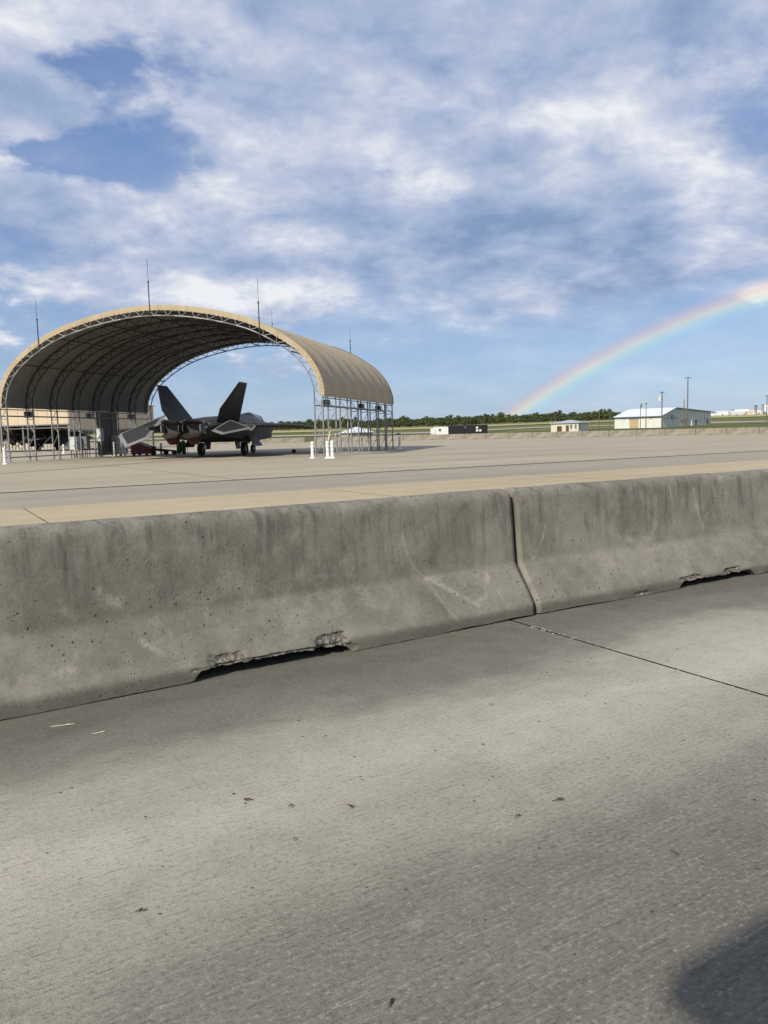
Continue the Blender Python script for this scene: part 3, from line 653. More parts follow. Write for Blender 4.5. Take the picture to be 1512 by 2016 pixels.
# lightning rods
def light_rod(u, y, ztop, z0):
    x = u * SK + 10.45; z0 = z0 * SK; z1 = ztop * SK; f = link('lightning_rod', None, SH, loc=(x, y, 0)); zm = z0 + (z1 - z0) * .56
    rod('mast', (0, 0, z0 - .25), (0, 0, zm), .032, M_DARK_SHADE_STEEL, f, 8); rod('spike', (0, 0, zm), (0, 0, z1), .012, M_DARK_SHADE_STEEL, f, 6); rod('collar', (0, 0, zm - .05), (0, 0, zm + .06), .05, M_DARK_SHADE_STEEL, f, 8)
    rod('collar', (0, 0, z0 + (zm - z0) * .5), (0, 0, z0 + (zm - z0) * .5 + .06), .045, M_DARK_SHADE_STEEL, f, 8)
for u, y, zt_, z0 in ((-9.6, -.06, 11.2, 8.35), (-3.05, -.06, 9.7, 6.75), (-16.95, -.06, 9.45, 6.85), (-2.66, 17.3, 9.1, 6.9), (-8.8, 17.3, 10.8, 8.3), (-17.0, 17.3, 9.3, 7.0)): light_rod(u, y, zt_, z0)

# ---------------------------------------------------------------- flat-sided canopy to the left
def flat_canopy():
    c = thing('box_canopy', 'beige flat-sided aircraft canopy, seen through the shelter legs at far left', 'canopy', (-40.4, 100.0, 0), -AX)
    W, D, z0, z1 = 21.0, 20.8, 3.55, 6.3
    n = 14
    pm = MB().box((0, 0, 0), (W / n - .03, .07, z1 - z0)).mesh('wall_panel', M_BEIGE)
    for i in range(n): link('wall_panel', pm, c, loc=(-W / n * (i + .5), 0, (z0 + z1) / 2)); link('wall_panel', pm, c, loc=(-W / n * (i + .5), D, (z0 + z1) / 2))
    ns = 13; ps = MB().box((0, 0, 0), (.07, D / ns - .03, z1 - 2.75)).mesh('wall_panel', M_BEIGE)
    for i in range(ns): link('wall_panel', ps, c, loc=(.05, D / ns * (i + .5), (2.75 + z1) / 2)); link('wall_panel', ps, c, loc=(-W - .05, D / ns * (i + .5), (2.75 + z1) / 2))
    MB().prism([(.3, -.3, z1), (-W / 2, -.3, z1 + .3), (-W - .3, -.3, z1), (-W - .3, -.3, z1 + .12), (-W / 2, -.3, z1 + .42), (.3, -.3, z1 + .12)], (0, D + .6, 0)).build('roof', M_BEIGE, c)
    rod('beam', (.1, -.02, z0 - .10), (-W, -.02, z0 - .10), .10, M_STEEL, c); rod('beam', (.1, -.02, z0 - .5), (-W, -.02, z0 - .5), .06, M_STEEL, c)
    rod('beam', (.05, 0, 2.6), (.05, D, 2.6), .09, M_STEEL, c)
    for y in (.15, D / 3, 2 * D / 3, D - .15):
        for x in (-.1, -W + .1): rod('column', (x, y, 0), (x, y, z1), .13, M_STEEL, c, 8)
    rod('column', (-7.0, .15, 0), (-7.0, .15, z0), .11, M_STEEL, c, 8)
    pb = MB().box((0, 0, 0), (1.3, .3, 3.5)); pb.build('pier', M_BEIGE, c, loc=(-10.6, -.6, 1.75))
flat_canopy()

# ---------------------------------------------------------------- fighter jet
def inset_poly(poly, d):
    n = len(poly); area = sum(poly[i][0] * poly[(i + 1) % n][1] - poly[(i + 1) % n][0] * poly[i][1] for i in range(n)); sg = 1 if area > 0 else -1; out = []
    for i in range(n):
        p0, p1, p2 = Vector(poly[i - 1]), Vector(poly[i]), Vector(poly[(i + 1) % n]); a = (p1 - p0).normalized(); b_ = (p2 - p1).normalized()
        na, nb = Vector((-a.y, a.x)) * sg, Vector((-b_.y, b_.x)) * sg; k = (na + nb); k = k / max(.25, k.dot(na)); out.append(tuple(p1 + k * d))
    return out
def plate(name, poly, d, t, fn, m, m_edge, parent, edge_name='edge_strip'):
    """centre panel (thick) as the part, bevelled pale rim as its child; fn maps (a, b, h) to 3-D"""
    inn = inset_poly(poly, d); n = len(poly)
    top = [fn(a, b_, t / 2) for a, b_ in inn]; bot = [fn(a, b_, -t / 2) for a, b_ in inn]
    o = MB().add(top + bot, [tuple(range(n)), tuple(range(2 * n - 1, n - 1, -1))] + [(i, (i + 1) % n, n + (i + 1) % n, n + i) for i in range(n)]).build(name, m, parent)
    inn2 = inset_poly(poly, d - .012); top = [fn(a, b_, t / 2 * .985) for a, b_ in inn2]; bot = [fn(a, b_, -t / 2 * .985) for a, b_ in inn2]
    ed = [fn(a, b_, .006) for a, b_ in poly] + [fn(a, b_, -.006) for a, b_ in poly]
    fs = []
    for i in range(n):
        j = (i + 1) % n; fs += [(i, j, 2 * n + j, 2 * n + i), (n + i, n + j, 3 * n + j, 3 * n + i), (2 * n + i, 2 * n + j, 3 * n + j, 3 * n + i), (i, j, n + j, n + i)]
    MB().add(top + bot + ed, fs).build(edge_name, m_edge, o)
    return o
def fighter(label, loc, heading):
    J_ = thing('fighter_jet', label, 'fighter jet', loc, math.pi / 2 - heading)
    S0 = 10.9; X = lambda st: S0 - st
    # fuselage, lofted from half sections: (station, [(y, z) from top centre to bottom centre])
    SEC = [(0.0, [(0, 1.78), (.02, 1.775), (.04, 1.765), (.05, 1.75), (.04, 1.735), (.02, 1.725), (0, 1.72)]),
           (.7, [(0, 2.0), (.13, 1.98), (.22, 1.90), (.30, 1.80), (.22, 1.67), (.12, 1.60), (0, 1.58)]),
           (1.8, [(0, 2.26), (.26, 2.21), (.45, 2.05), (.60, 1.86), (.46, 1.58), (.26, 1.43), (0, 1.39)]),
           (3.2, [(0, 2.52), (.40, 2.46), (.66, 2.24), (.86, 1.95), (.70, 1.48), (.42, 1.27), (0, 1.22)]),
           (4.8, [(0, 2.72), (.52, 2.65), (.86, 2.40), (1.12, 2.04), (.96, 1.40), (.60, 1.15), (0, 1.08)]),
           (6.0, [(0, 2.86), (.62, 2.78), (1.05, 2.50), (1.46, 2.10), (1.40, 1.30), (.9, 1.04), (0, 1.0)]),
           (6.9, [(0, 2.92), (.72, 2.84), (1.22, 2.58), (2.02, 2.14), (1.92, 1.18), (1.2, .98), (0, .96)]),
           (9.0, [(0, 2.90), (.80, 2.82), (1.35, 2.58), (2.15, 2.16), (2.00, 1.08), (1.3, .93), (0, .93)]),
           (12.0, [(0, 2.74), (.85, 2.70), (1.45, 2.52), (2.20, 2.16), (1.95, 1.12), (1.3, .96), (0, .96)]),
           (14.6, [(0, 2.50), (.85, 2.49), (1.45, 2.40), (2.15, 2.12), (1.85, 1.30), (1.2, 1.18), (0, 1.20)]),
           (16.3, [(0, 2.34), (.85, 2.34), (1.35, 2.28), (1.75, 2.08), (1.55, 1.52), (1.0, 1.42), (0, 1.45)])]
    rings = []
    for st, h in SEC:
        rings.append([(X(st), y, z) for y, z in h] + [(X(st), -y, z) for y, z in h[-2:0:-1]])
    fus = MB().loft(rings).build('fuselage', M_JET, J_, 32)
    # dorsal spine behind the canopy and canopy bubble
    cr = []
    for t, w_, h in ((0, .05, 0), (.08, .30, .20), (.2, .45, .36), (.36, .54, .50), (.52, .56, .54), (.68, .54, .47), (.84, .46, .30), (1.0, .34, .10)):
        st = 2.5 + t * 3.6; zb = 2.26 + (st - 2.5) * .135; cr.append([(X(st), w_ * math.cos(a), zb + h * math.sin(a)) for a in [math.pi * i / 12 for i in range(13)]])
    can = MB().loft(cr, closed=False).build('canopy', M_CANOPY, J_, 60)
    MB().path([(X(3.9), .55 * math.cos(a), 2.45 + .515 * math.sin(a)) for a in [math.pi * i / 12 for i in range(13)]], .03, 6).build('canopy_bow', M_JET, can)
    sp = []
    for t in range(7):
        st = 5.6 + t * .75; k = 1 - t / 6; sp.append([(X(st), (.50 + .25 * (1 - k)) * math.cos(a), 2.72 + .02 * t * .2 - .05 * t * .5 + (.40 * k ** 1.1 + .03) * math.sin(a)) for a in [math.pi * i / 10 for i in range(11)]])
    MB().loft(sp, closed=False).build('dorsal_spine', M_JET, fus, 60)
    for s in (1, -1):
        # air intake
        r0 = [(X(5.5), s * 1.18, 2.02), (X(6.15), s * 2.05, 2.10), (X(6.0), s * 1.95, 1.18), (X(5.6), s * 1.25, 1.05)]
        r1 = [(X(8.2), s * 1.1, 2.1), (X(8.2), s * 2.13, 2.14), (X(8.2), s * 1.97, 1.06), (X(8.2), s * 1.2, 1.0)]
        it = MB().loft([r0, r1]).build('air_intake', M_JET, J_)
        r2 = [tuple(Vector(p) * .90 + sum((Vector(q) for q in r0), Vector()) / 4 * .10 + Vector((.01, 0, 0))) for p in r0]
        MB().add(r2, [(0, 1, 2, 3)]).build('intake_mouth', M_BLACK, it)
        # wing
        wp = [(7.2, 2.02), (11.55, 6.78), (13.1, 6.78), (14.05, 5.95), (14.35, 5.0), (14.85, 2.05)]
        plate('wing', wp, .24, .28, lambda a, b_, h, s=s: (X(a), s * b_, 2.14 - .058 * (b_ - 2) + h * (1.1 - .11 * (b_ - 2))), M_JETFIN, M_JET, J_)
        fl = math.radians(24)
        def ff(a, b_, h, s=s, fl=fl): return (X(14.86 - .155 * (b_ - 2.05)) - a * math.cos(fl), s * b_, 2.12 - .045 * (b_ - 2) - a * math.sin(fl) + h)
        plate('flaperon', [(0, 2.15), (0, 3.95), (.85, 3.95), (1.05, 2.15)], .14, .09, ff, M_JET, M_JETEDGE, J_)
        plate('aileron', [(0, 4.05), (0, 5.8), (.50, 5.6), (.82, 4.05)], .12, .08, lambda a, b_, h: ff(a, b_, h, fl=R(2)), M_JET, M_JET, J_)
        # tail fin, canted outwards
        ca = math.radians(27)
        def fv(a, b_, h, s=s): return (X(a), s * (1.52 + b_ * math.sin(ca) + h * math.cos(ca)), 2.18 + b_ * math.cos(ca) - h * math.sin(ca))
        fin = plate('tail_fin', [(11.6, 0), (13.15, 2.98), (14.6, 2.98), (15.85, 1.05), (15.45, 0)], .18, .15, lambda a, b_, h: fv(a, b_, h * (1.25 - .22 * b_)), M_JETFIN, M_JETFIN, J_)
        for side in (1, -1):
            pr = [(14.1, .35), (14.42, 2.4), (14.46, 2.4), (14.14, .35)]
            MB().add([fv(a, b_, side * .076 * (1.25 - .22 * b_) + side * .004) for a, b_ in pr], [(0, 1, 2, 3)]).build('rudder_hinge', M_JETEDGE, fin)
        MB().loft([[fv(11.3, -.05, .02), fv(11.3, -.05, -.02), fv(11.3, -.35, -.02), fv(11.3, -.35, .02)], [fv(13.3, .12, .19), fv(13.3, .12, -.19), fv(13.3, -.5, -.3), fv(13.3, -.5, .3)], [fv(15.7, .05, .10), fv(15.7, .05, -.10), fv(15.7, -.4, -.2), fv(15.7, -.4, .2)]]).build('fin_root', M_JET, fin)
        # tail boom and stabilator
        bm = [[(X(13.6), s * 1.6, 2.3), (X(13.6), s * 2.2, 2.14), (X(13.6), s * 2.0, 1.6), (X(13.6), s * 1.55, 1.6)], [(X(16.2), s * 1.62, 2.2), (X(16.2), s * 2.12, 2.06), (X(16.2), s * 2.0, 1.72), (X(16.2), s * 1.6, 1.66)], [(X(18.0), s * 1.85, 2.0), (X(18.0), s * 2.05, 1.96), (X(18.0), s * 2.0, 1.86), (X(18.0), s * 1.85, 1.86)]]
        MB().loft(bm).build('tail_boom', M_JET, J_)
        de = math.radians(30 if s > 0 else 13); xh = 16.35
        def fs_(a, b_, h, s=s, de=de):
            u = a - xh; return (X(xh + u * math.cos(de) + h * math.sin(de)), s * b_, 2.02 - u * math.sin(de) + h * math.cos(de) - .03 * (b_ - 2))
        plate('stabilator', [(14.55, 2.14), (16.85, 4.42), (17.25, 4.42), (18.75, 3.25), (17.75, 2.14)], .24, .13, fs_, M_JET, M_JETEDGE, J_)
        # two-dimensional nozzle
        y0 = s * .72; nz = link('nozzle', None, J_)
        w_ = .54
        MB().loft([[(X(15.6), y0 + q * w_, zz) for q, zz in ((-1, 1.42), (1, 1.42), (1, 2.34), (-1, 2.34))], [(X(17.0), y0 + q * w_, zz) for q, zz in ((-1, 1.55), (1, 1.55), (1, 2.20), (-1, 2.20))]]).build('duct', M_NOZZLE, nz)
        def flap(z0, z1, tip, nm):
            zt0, zt1 = z0, z1
            poly = [(16.95, -w_), (16.95, w_), (17.55, w_), (18.15, 0), (17.55, -w_)]
            zf = lambda a, t: z0 + (z1 - z0) * (a - 16.95) / 1.2 + t
            n = 5; vs = [(X(a), y0 + b_, zf(a, .05 * tip)) for a, b_ in poly] + [(X(a), y0 + b_ * .97, zf(a, -.10 * tip * (1 - (a - 16.95) / 1.6))) for a, b_ in poly]
            MB().add(vs, [tuple(range(n)), tuple(range(2 * n - 1, n - 1, -1))] + [(i, (i + 1) % n, n + (i + 1) % n, n + i) for i in range(n)]).build(nm, M_NOZZLE, nz)
        flap(2.22, 2.42, 1, 'upper_flap'); flap(1.56, 1.30, -1, 'lower_flap')
        for q in (-1, 1): MB().loft([[(X(16.6), y0 + q * (w_ + .02), 1.48), (X(16.6), y0 + q * (w_ + .09), 1.48), (X(16.6), y0 + q * (w_ + .09), 2.3), (X(16.6), y0 + q * (w_ + .02), 2.3)], [(X(17.45), y0 + q * (w_ + .02), 1.72), (X(17.45), y0 + q * (w_ + .07), 1.72), (X(17.45), y0 + q * (w_ + .07), 2.10), (X(17.45), y0 + q * (w_ + .02), 2.10)]]).build('side_wall', M_JETEDGE if q * s > 0 else M_JET, nz)
        MB().add([(X(17.0) - .012, y0 - .5, 1.60), (X(17.0) - .012, y0 + .5, 1.60), (X(17.0) - .012, y0 + .5, 2.16), (X(17.0) - .012, y0 - .5, 2.16)], [(0, 1, 2, 3)]).build('duct_mouth', M_BLACK, nz)
        # red exhaust cover hanging under the nozzle
        MB().loft([[(X(16.9), y0 - .40, 1.50), (X(16.9), y0 + .40, 1.50), (X(17.4), y0 + .38, 1.42), (X(17.4), y0 - .38, 1.42)], [(X(16.9), y0 - .36, 1.14), (X(16.9), y0 + .36, 1.14), (X(17.32), y0 + .30, 1.10), (X(17.32), y0 - .30, 1.10)], [(X(16.95), y0 - .18, .90), (X(16.95), y0 + .18, .90), (X(17.2), y0 + .16, .88), (X(17.2), y0 - .16, .88)]]).build('exhaust_cover', M_RED, J_)
        # main gear
        g = link('main_gear', None, J_, loc=(0, s * 1.62, 0))
        rod('strut', (0, -s * .18, .46), (.15, -s * .30, 1.35), .085, M_WHITE, g, 8); rod('drag_link', (.05, -s * .22, .75), (.75, -s * .3, 1.3), .045, M_DARK_SHADE_STEEL, g, 6)
        tp = [(.20, -.13), (.38, -.15), (.455, -.12), (.47, -.05), (.47, .05), (.455, .12), (.38, .15), (.20, .13)]
        wh = link('wheel', None, g)
        def wheel(tp, R0, parent, z, yy):
            n = 24; vs, fs = [], []
            for r, w2 in tp: vs += [(r * math.cos(2 * math.pi * i / n), yy + w2, z + r * math.sin(2 * math.pi * i / n)) for i in range(n)]
            for k in range(len(tp) - 1): fs += [(k * n + i, k * n + (i + 1) % n, (k + 1) * n + (i + 1) % n, (k + 1) * n + i) for i in range(n)]
            MB().add(vs, fs).build('tyre', M_RUBBER, parent, 50)
            MB().tube((0, yy - tp[-1][1] * .7, z), (0, yy + tp[-1][1] * .7, z), tp[0][0] + .01, 16).build('rim', M_GREYBOX, parent, 50)
        wheel(tp, .47, wh, .47, 0)
        MB().prism([(-.55, s * .55, 1.35), (.75, s * .55, 1.35), (.95, s * .98, .62), (-.75, s * .98, .62)], (0, s * .04, .02)).build('gear_door', M_JETEDGE if s < 0 else M_JET, g)
        MB().prism([(-.4, -s * .55, 1.0), (.5, -s * .55, 1.0), (.45, -s * .5, .45), (-.3, -s * .5, .45)], (0, s * .03, 0)).build('gear_door', M_JET, g)
    g = link('nose_gear', None, J_, loc=(6.04, 0, 0))
    rod('strut', (0, 0, .34), (-.1, 0, 1.3), .07, M_WHITE, g, 8); rod('drag_link', (0, 0, .7), (-.7, 0, 1.2), .035, M_DARK_SHADE_STEEL, g, 6)
    wh = link('wheel', None, g); n = 20; tp = [(.15, -.10), (.28, -.12), (.33, -.08), (.345, 0), (.33, .08), (.28, .12), (.15, .10)]; vs, fs = [], []
    for r, w2 in tp: vs += [(r * math.cos(2 * math.pi * i / n), w2, .345 + r * math.sin(2 * math.pi * i / n)) for i in range(n)]
    for k in range(len(tp) - 1): fs += [(k * n + i, k * n + (i + 1) % n, (k + 1) * n + (i + 1) % n, (k + 1) * n + i) for i in range(n)]
    MB().add(vs, fs).build('tyre', M_RUBBER, wh, 50); MB().tube((0, -.08, .345), (0, .08, .345), .16, 14).build('rim', M_GREYBOX, wh)
    for s in (1, -1): MB().prism([(-.6, s * .32, 1.2), (.5, s * .32, 1.2), (.4, s * .42, .75), (-.5, s * .42, .75)], (0, s * .03, 0)).build('gear_door', M_JET, g)
    return J_
jet1 = fighter('dark grey twin-tailed fighter jet parked tail-out under the arched shelter', (-11.28, 54.6, 0), R(11.0))
jet2 = copy_tree(jet1); jet2.location = (-48.2, 111.5, 0); jet2.rotation_euler.z = math.pi / 2 - R(14.0)
jet2['label'] = 'shadowed fighter jet under the beige box canopy at far left'; jet1['group'] = jet2['group'] = 'parked fighter jets'

# ---------------------------------------------------------------- bollards
def bollard(x, y, h, label):
    b = thing('bollard', label, 'bollard', (x, y, 0), 0, 'white bollards round the shelter')
    MB().lathe([(.17, .0), (.17, .035), (.14, .06), (.09, .075)], 18).build('foot', M_WHITE, b, 50)
    MB().lathe([(.092, .07), (.092, h - .04), (.08, h), (.02, h + .012)], 18).build('tube', M_WHITE, b, 50)
    for f in (.40, .63, .84): MB().lathe([(.094, -.04), (.096, -.035), (.096, .035), (.094, .04)], 18, (0, 0, h * f)).build('band', M_REFL, b, 50)
bollard(-3.86, 42.6, .92, 'white banded bollard left of the right front shelter leg')
bollard(-2.98, 42.0, .93, 'left of two white bollards beside each other at the right front leg')
bollard(-2.72, 41.85, .95, 'right of two white bollards beside each other at the right front leg')
bollard(1.38, 61.5, 1.0, 'greyish bollard behind the rear right corner of the shelter')
bollard(-22.6, 46.2, 1.0, 'white bollard at the left front shelter leg, by the photo edge')
bollard(-21.2, 61.0, 1.12, 'white bollard in front of the grey cabinet by the left shelter wall')
bollard(-17.9, 62.5, .95, 'white bollard between maroon cart and black tow bar')
bollard(-33.0, 80.0, .95, 'far white bollard left of the pale electrical box')
bollard(-32.0, 80.5, .95, 'far white bollard just behind the pale electrical box')

# ---------------------------------------------------------------- equipment by the left wall
def cabinet(name, label, loc, rz, w_, d, z0, h, m, legs=True, door=True):
    c = thing(name, label, 'cabinet', loc, rz)
    MB().box((0, 0, z0 + h / 2), (w_, d, h)).build('body', m, c); MB().box((0, 0, z0 + h + .015), (w_ + .06, d + .06, .03)).build('lid', m, c)
    if door:
        dd = MB().box((0, -d / 2 - .012, z0 + h / 2), (w_ - .08, .02, h - .08)).build('door', m, c); MB().box((w_ * .22, -d / 2 - .04, z0 + h * .3), (.05, .04, .16)).build('latch', M_BLACK, dd)
    if legs:
        for sx in (-1, 1):
            for sy in (-1, 1): rod('leg', (sx * (w_ / 2 - .05), sy * (d / 2 - .05), 0), (sx * (w_ / 2 - .05), sy * (d / 2 - .05), z0), .03, M_DARK_SHADE_STEEL, c)
    return c
cabinet('electrical_box', 'pale grey electrical box on dark legs beside the left shelter posts', (-23.0, 57.9, 0), R(-20), .62, .38, .62, .95, M_GREYBOX)
cabinet('electrical_box', 'dark grey electrical box right of the pale one', (-22.35, 58.3, 0), R(-20), .5, .36, .70, .88, M_DGREY)
cabinet('electrical_box', 'upper grey box on posts behind the dark electrical box', (-21.7, 59.6, 0), R(-20), .40, .3, 1.2, .95, M_GREYBOX)
tc = thing('storage_cabinet', 'tall rounded grey cabinet standing at the grey curtain wall', 'cabinet', (-21.15, 61.9, 0), R(-14))
MB().loft([[(math.copysign(abs(math.cos(a)) ** .5, math.cos(a)) * .56, math.copysign(abs(math.sin(a)) ** .5, math.sin(a)) * .4, z) for a in [2 * math.pi * i / 24 for i in range(24)]] for z in (.14, 1.62)]).build('body', M_GREYBOX, tc, 40)
MB().box((0, -.41, .88), (.015, .03, 1.4)).build('door_seam', M_DGREY, tc)
for sx in (-.4, .4):
    for sy in (-.25, .25): MB().tube((sx, sy, 0), (sx, sy, .15), .05, 8).build('foot', M_BLACK, tc)
# maroon cart
mc = thing('ground_power_cart', 'maroon slope-topped cart on the ground under the jet\'s left tail', 'cart', (-18.75, 60.6, 0), R(-8))
MB().prism([(-.78, -.55, .14), (.68, -.55, .14), (.68, -.55, .62), (.52, -.55, .70), (-.35, -.55, 1.05), (-.78, -.55, 1.05)], (0, 1.1, 0)).build('body', M_MAROON, mc)
MB().prism([(.54, -.53, .71), (-.33, -.53, 1.06), (-.33, -.53, 1.085), (.54, -.53, .735)], (0, 1.06, 0)).build('lid', M_DGREY, mc)
MB().box((0, -.565, .45), (1.0, .02, .4)).build('side_panel', M_MAROON, mc)
for sx in (-.55, .5):
    for sy in (-.5, .5): MB().tube((sx, sy - .04, .11), (sx, sy + .04, .11), .11, 14).build('wheel', M_RUBBER, mc, 50)
rod('tow_handle', (-.78, 0, .25), (-1.5, 0, .12), .025, M_BLACK, mc)
# tow bar and hoses
tb = thing('tow_bar', 'low black tow bar with small wheels beside the green cart', 'tow bar', (-17.2, 61.0, 0), R(4))
rod('bar', (-.9, 0, .52), (.9, 0, .28), .07, M_BLACK, tb, 8); rod('bar', (-.9, .12, .40), (.3, .1, .30), .05, M_BLACK, tb, 8)
for x in (-.85, .1, .75): MB().tube((x, -.09, .19), (x, .09, .19), .19, 16).build('wheel', M_RUBBER, tb, 50)
for x in (-1.0, -.2): rod('stand', (x, 0, 0), (x, 0, .5), .03, M_BLACK, tb)
MB().box((-.85, 0, .62), (.35, .3, .18)).build('head', M_BLACK, tb)
# green cart
gc = thing('bottle_cart', 'small green cart with black hoses, behind the jet\'s nozzles', 'cart', (-16.1, 61.8, 0), R(-10))
MB().lathe([(.02, .12), (.17, .16), (.19, .25), (.19, .92), (.15, 1.05), (.05, 1.1)], 16, (-.18, 0, 0)).build('bottle', M_GREEN, gc, 50); MB().lathe([(.02, .12), (.17, .16), (.19, .25), (.19, .92), (.15, 1.05), (.05, 1.1)], 16, (.2, 0, 0)).build('bottle', M_GREEN, gc, 50)
MB().box((0, 0, .10), (.95, .6, .06)).build('deck', M_BLACK, gc)
for sx in (-.4, .4): rod('handle', (sx * 1.1, .22, .12), (sx * 1.1, .26, 1.12), .022, M_BLACK, gc); MB().tube((sx, -.33, .13), (sx, -.27, .13), .13, 14).build('wheel', M_RUBBER, gc, 50)
MB().path([(.38 + .1 * math.cos(a), -.25, .6 + .28 * math.sin(a)) for a in [math.pi * 2 * i / 16 for i in range(17)]], .035, 6).build('hose', M_BLACK, gc)
# dark blue tug
tg = thing('tow_tractor', 'low dark blue tractor behind the electrical boxes', 'tractor', (-24.2, 70.0, 0), R(-30))
MB().prism([(-.9, -.6, .3), (.9, -.6, .3), (.9, -.6, .85), (.2, -.6, .95), (-.1, -.6, 1.0), (-.9, -.6, 1.0)], (0, 1.2, 0)).build('body', M_NAVY, tg)
MB().box((-.35, 0, 1.12), (.5, .9, .25)).build('seat', M_BLACK, tg); rod('steering_column', (.15, 0, .95), (-.02, 0, 1.3), .03, M_BLACK, tg)
for sx in (-.6, .6):
    for sy in (-.6, .6): MB().tube((sx, sy - .09, .28), (sx, sy + .09, .28), .28, 16).build('wheel', M_RUBBER, tg, 50)
# wheel chock
wc = thing('wheel_chock', 'small black round wheel chock alone on the apron under the wing tip', 'chock', (-6.35, 56.2, 0), 0)
MB().tube((-.10, -.13, .15), (-.10, .13, .15), .15, 14).build('roller', M_RUBBER, wc, 50); MB().tube((-.10, -.15, .15), (-.10, .15, .15), .04, 8).build('axle', M_STEEL, wc)
# slatted fence far behind the left posts
fe = thing('slat_fence', 'pale upright slat fence behind the jet under the box canopy', 'fence', (-58, 128, 0), R(8))
rod('rail', (-9, .05, 1.15), (9, .05, 1.15), .05, M_STEEL, fe); rod('rail', (-9, .05, .3), (9, .05, .3), .05, M_STEEL, fe)
sm = MB().box((0, 0, .72), (.16, .04, 1.36)).mesh('slat', M_CREAM)
for i in range(36): link('slat', sm, fe, loc=(-8.8 + i * .5, 0, .0))

# ---------------------------------------------------------------- buildings beyond the apron
def hip_house(name, label, px0, corner, px1, z_eave, z_ridge, zb, wall_m, roof_m, over=.5, cat='building', openings=()):
    """corner points given as plan positions: left, near corner, right"""
    L, C, Rr = (Vector((*p, 0)) for p in (px0, corner, px1)); u = (L - C); v = (Rr - C); lu, lv = u.length, v.length; u.normalize(); v.normalize()
    h = thing(name, label, cat, C + Vector((0, 0, zb)), 0)
    he, hr = z_eave - zb, z_ridge - zb
    base = [Vector(), u * lu, u * lu + v * lv, v * lv]
    MB().prism([tuple(p) for p in base], (0, 0, he)).build('wall', wall_m, h)
    eo = [(-u - v) * over, u * (lu + over) - v * over, u * (lu + over) + v * (lv + over), v * (lv + over) - u * over]
    if lu >= lv: r0, r1 = u * (lv / 2) + v * (lv / 2), u * (lu - lv / 2) + v * (lv / 2)
    else: r0, r1 = u * (lu / 2) + v * (lu / 2), u * (lu / 2) + v * (lv - lu / 2)
    Z = lambda p, z: (p.x, p.y, z)
    vs = [Z(p, he + .02) for p in eo] + [Z(p, he + .16) for p in eo] + [Z(r0, hr), Z(r1, hr)]
    if lu >= lv: rf = [(4, 5, 9, 8), (6, 7, 8, 9), (5, 6, 9), (7, 4, 8)]
    else: rf = [(5, 6, 9, 8), (7, 4, 8, 9), (4, 5, 8), (6, 7, 9)]
    MB().add(vs, [(3, 2, 1, 0), (0, 1, 5, 4), (1, 2, 6, 5), (2, 3, 7, 6), (3, 0, 4, 7)] + rf).build('roof', roof_m, h)
    for nm, face, a, w_, z0, z1, m in openings:
        d = u if face == 'L' else v; nrm = (-v if face == 'L' else -u) * .04; c = d * a + nrm; ang = math.atan2(d.y, d.x)
        o = MB().box((c.x, c.y, (z0 + z1) / 2), (w_, .06, z1 - z0), ang).build(nm, m, h)
        if nm == 'window': MB().box((c.x + nrm.x, c.y + nrm.y, z0 - .04), (w_ + .2, .10, .08), ang).build('sill', M_WHITE, o)
    return h
def ax(px, Y): return ((px - 756) / 1515 * Y, Y)
hip_house('guard_house', 'small cream hip-roofed house beyond the far barriers, left of the warehouse', ax(1087, 196), ax(1141, 184), ax(1161, 194), 2.55, 3.45, .35, M_CREAM, M_ROOFG, .45,
          openings=[('door', 'L', 4.9, 1.3, .0, 1.75, M_BROWN), ('garage_door', 'L', 8.6, 2.2, .0, 1.6, M_BROWN), ('window', 'L', 3.2, .8, .9, 1.9, M_TRIM), ('window', 'L', 1.2, .7, .9, 1.9, M_TRIM), ('window', 'R', 1.6, .7, .9, 1.9, M_TRIM)])
hip_house('hip_roofed_house', 'beige house with bright white hip roof, seen between the right shelter legs', ax(676, 228), ax(697, 218), ax(738, 224), 1.55, 3.3, -.8, M_BEIGE, M_ROOFW, .8,
          openings=[('door', 'L', 2.2, 1.0, .1, 2.0, M_BROWN), ('window', 'R', 3.0, 1.0, 1.0, 2.0, M_TRIM)])
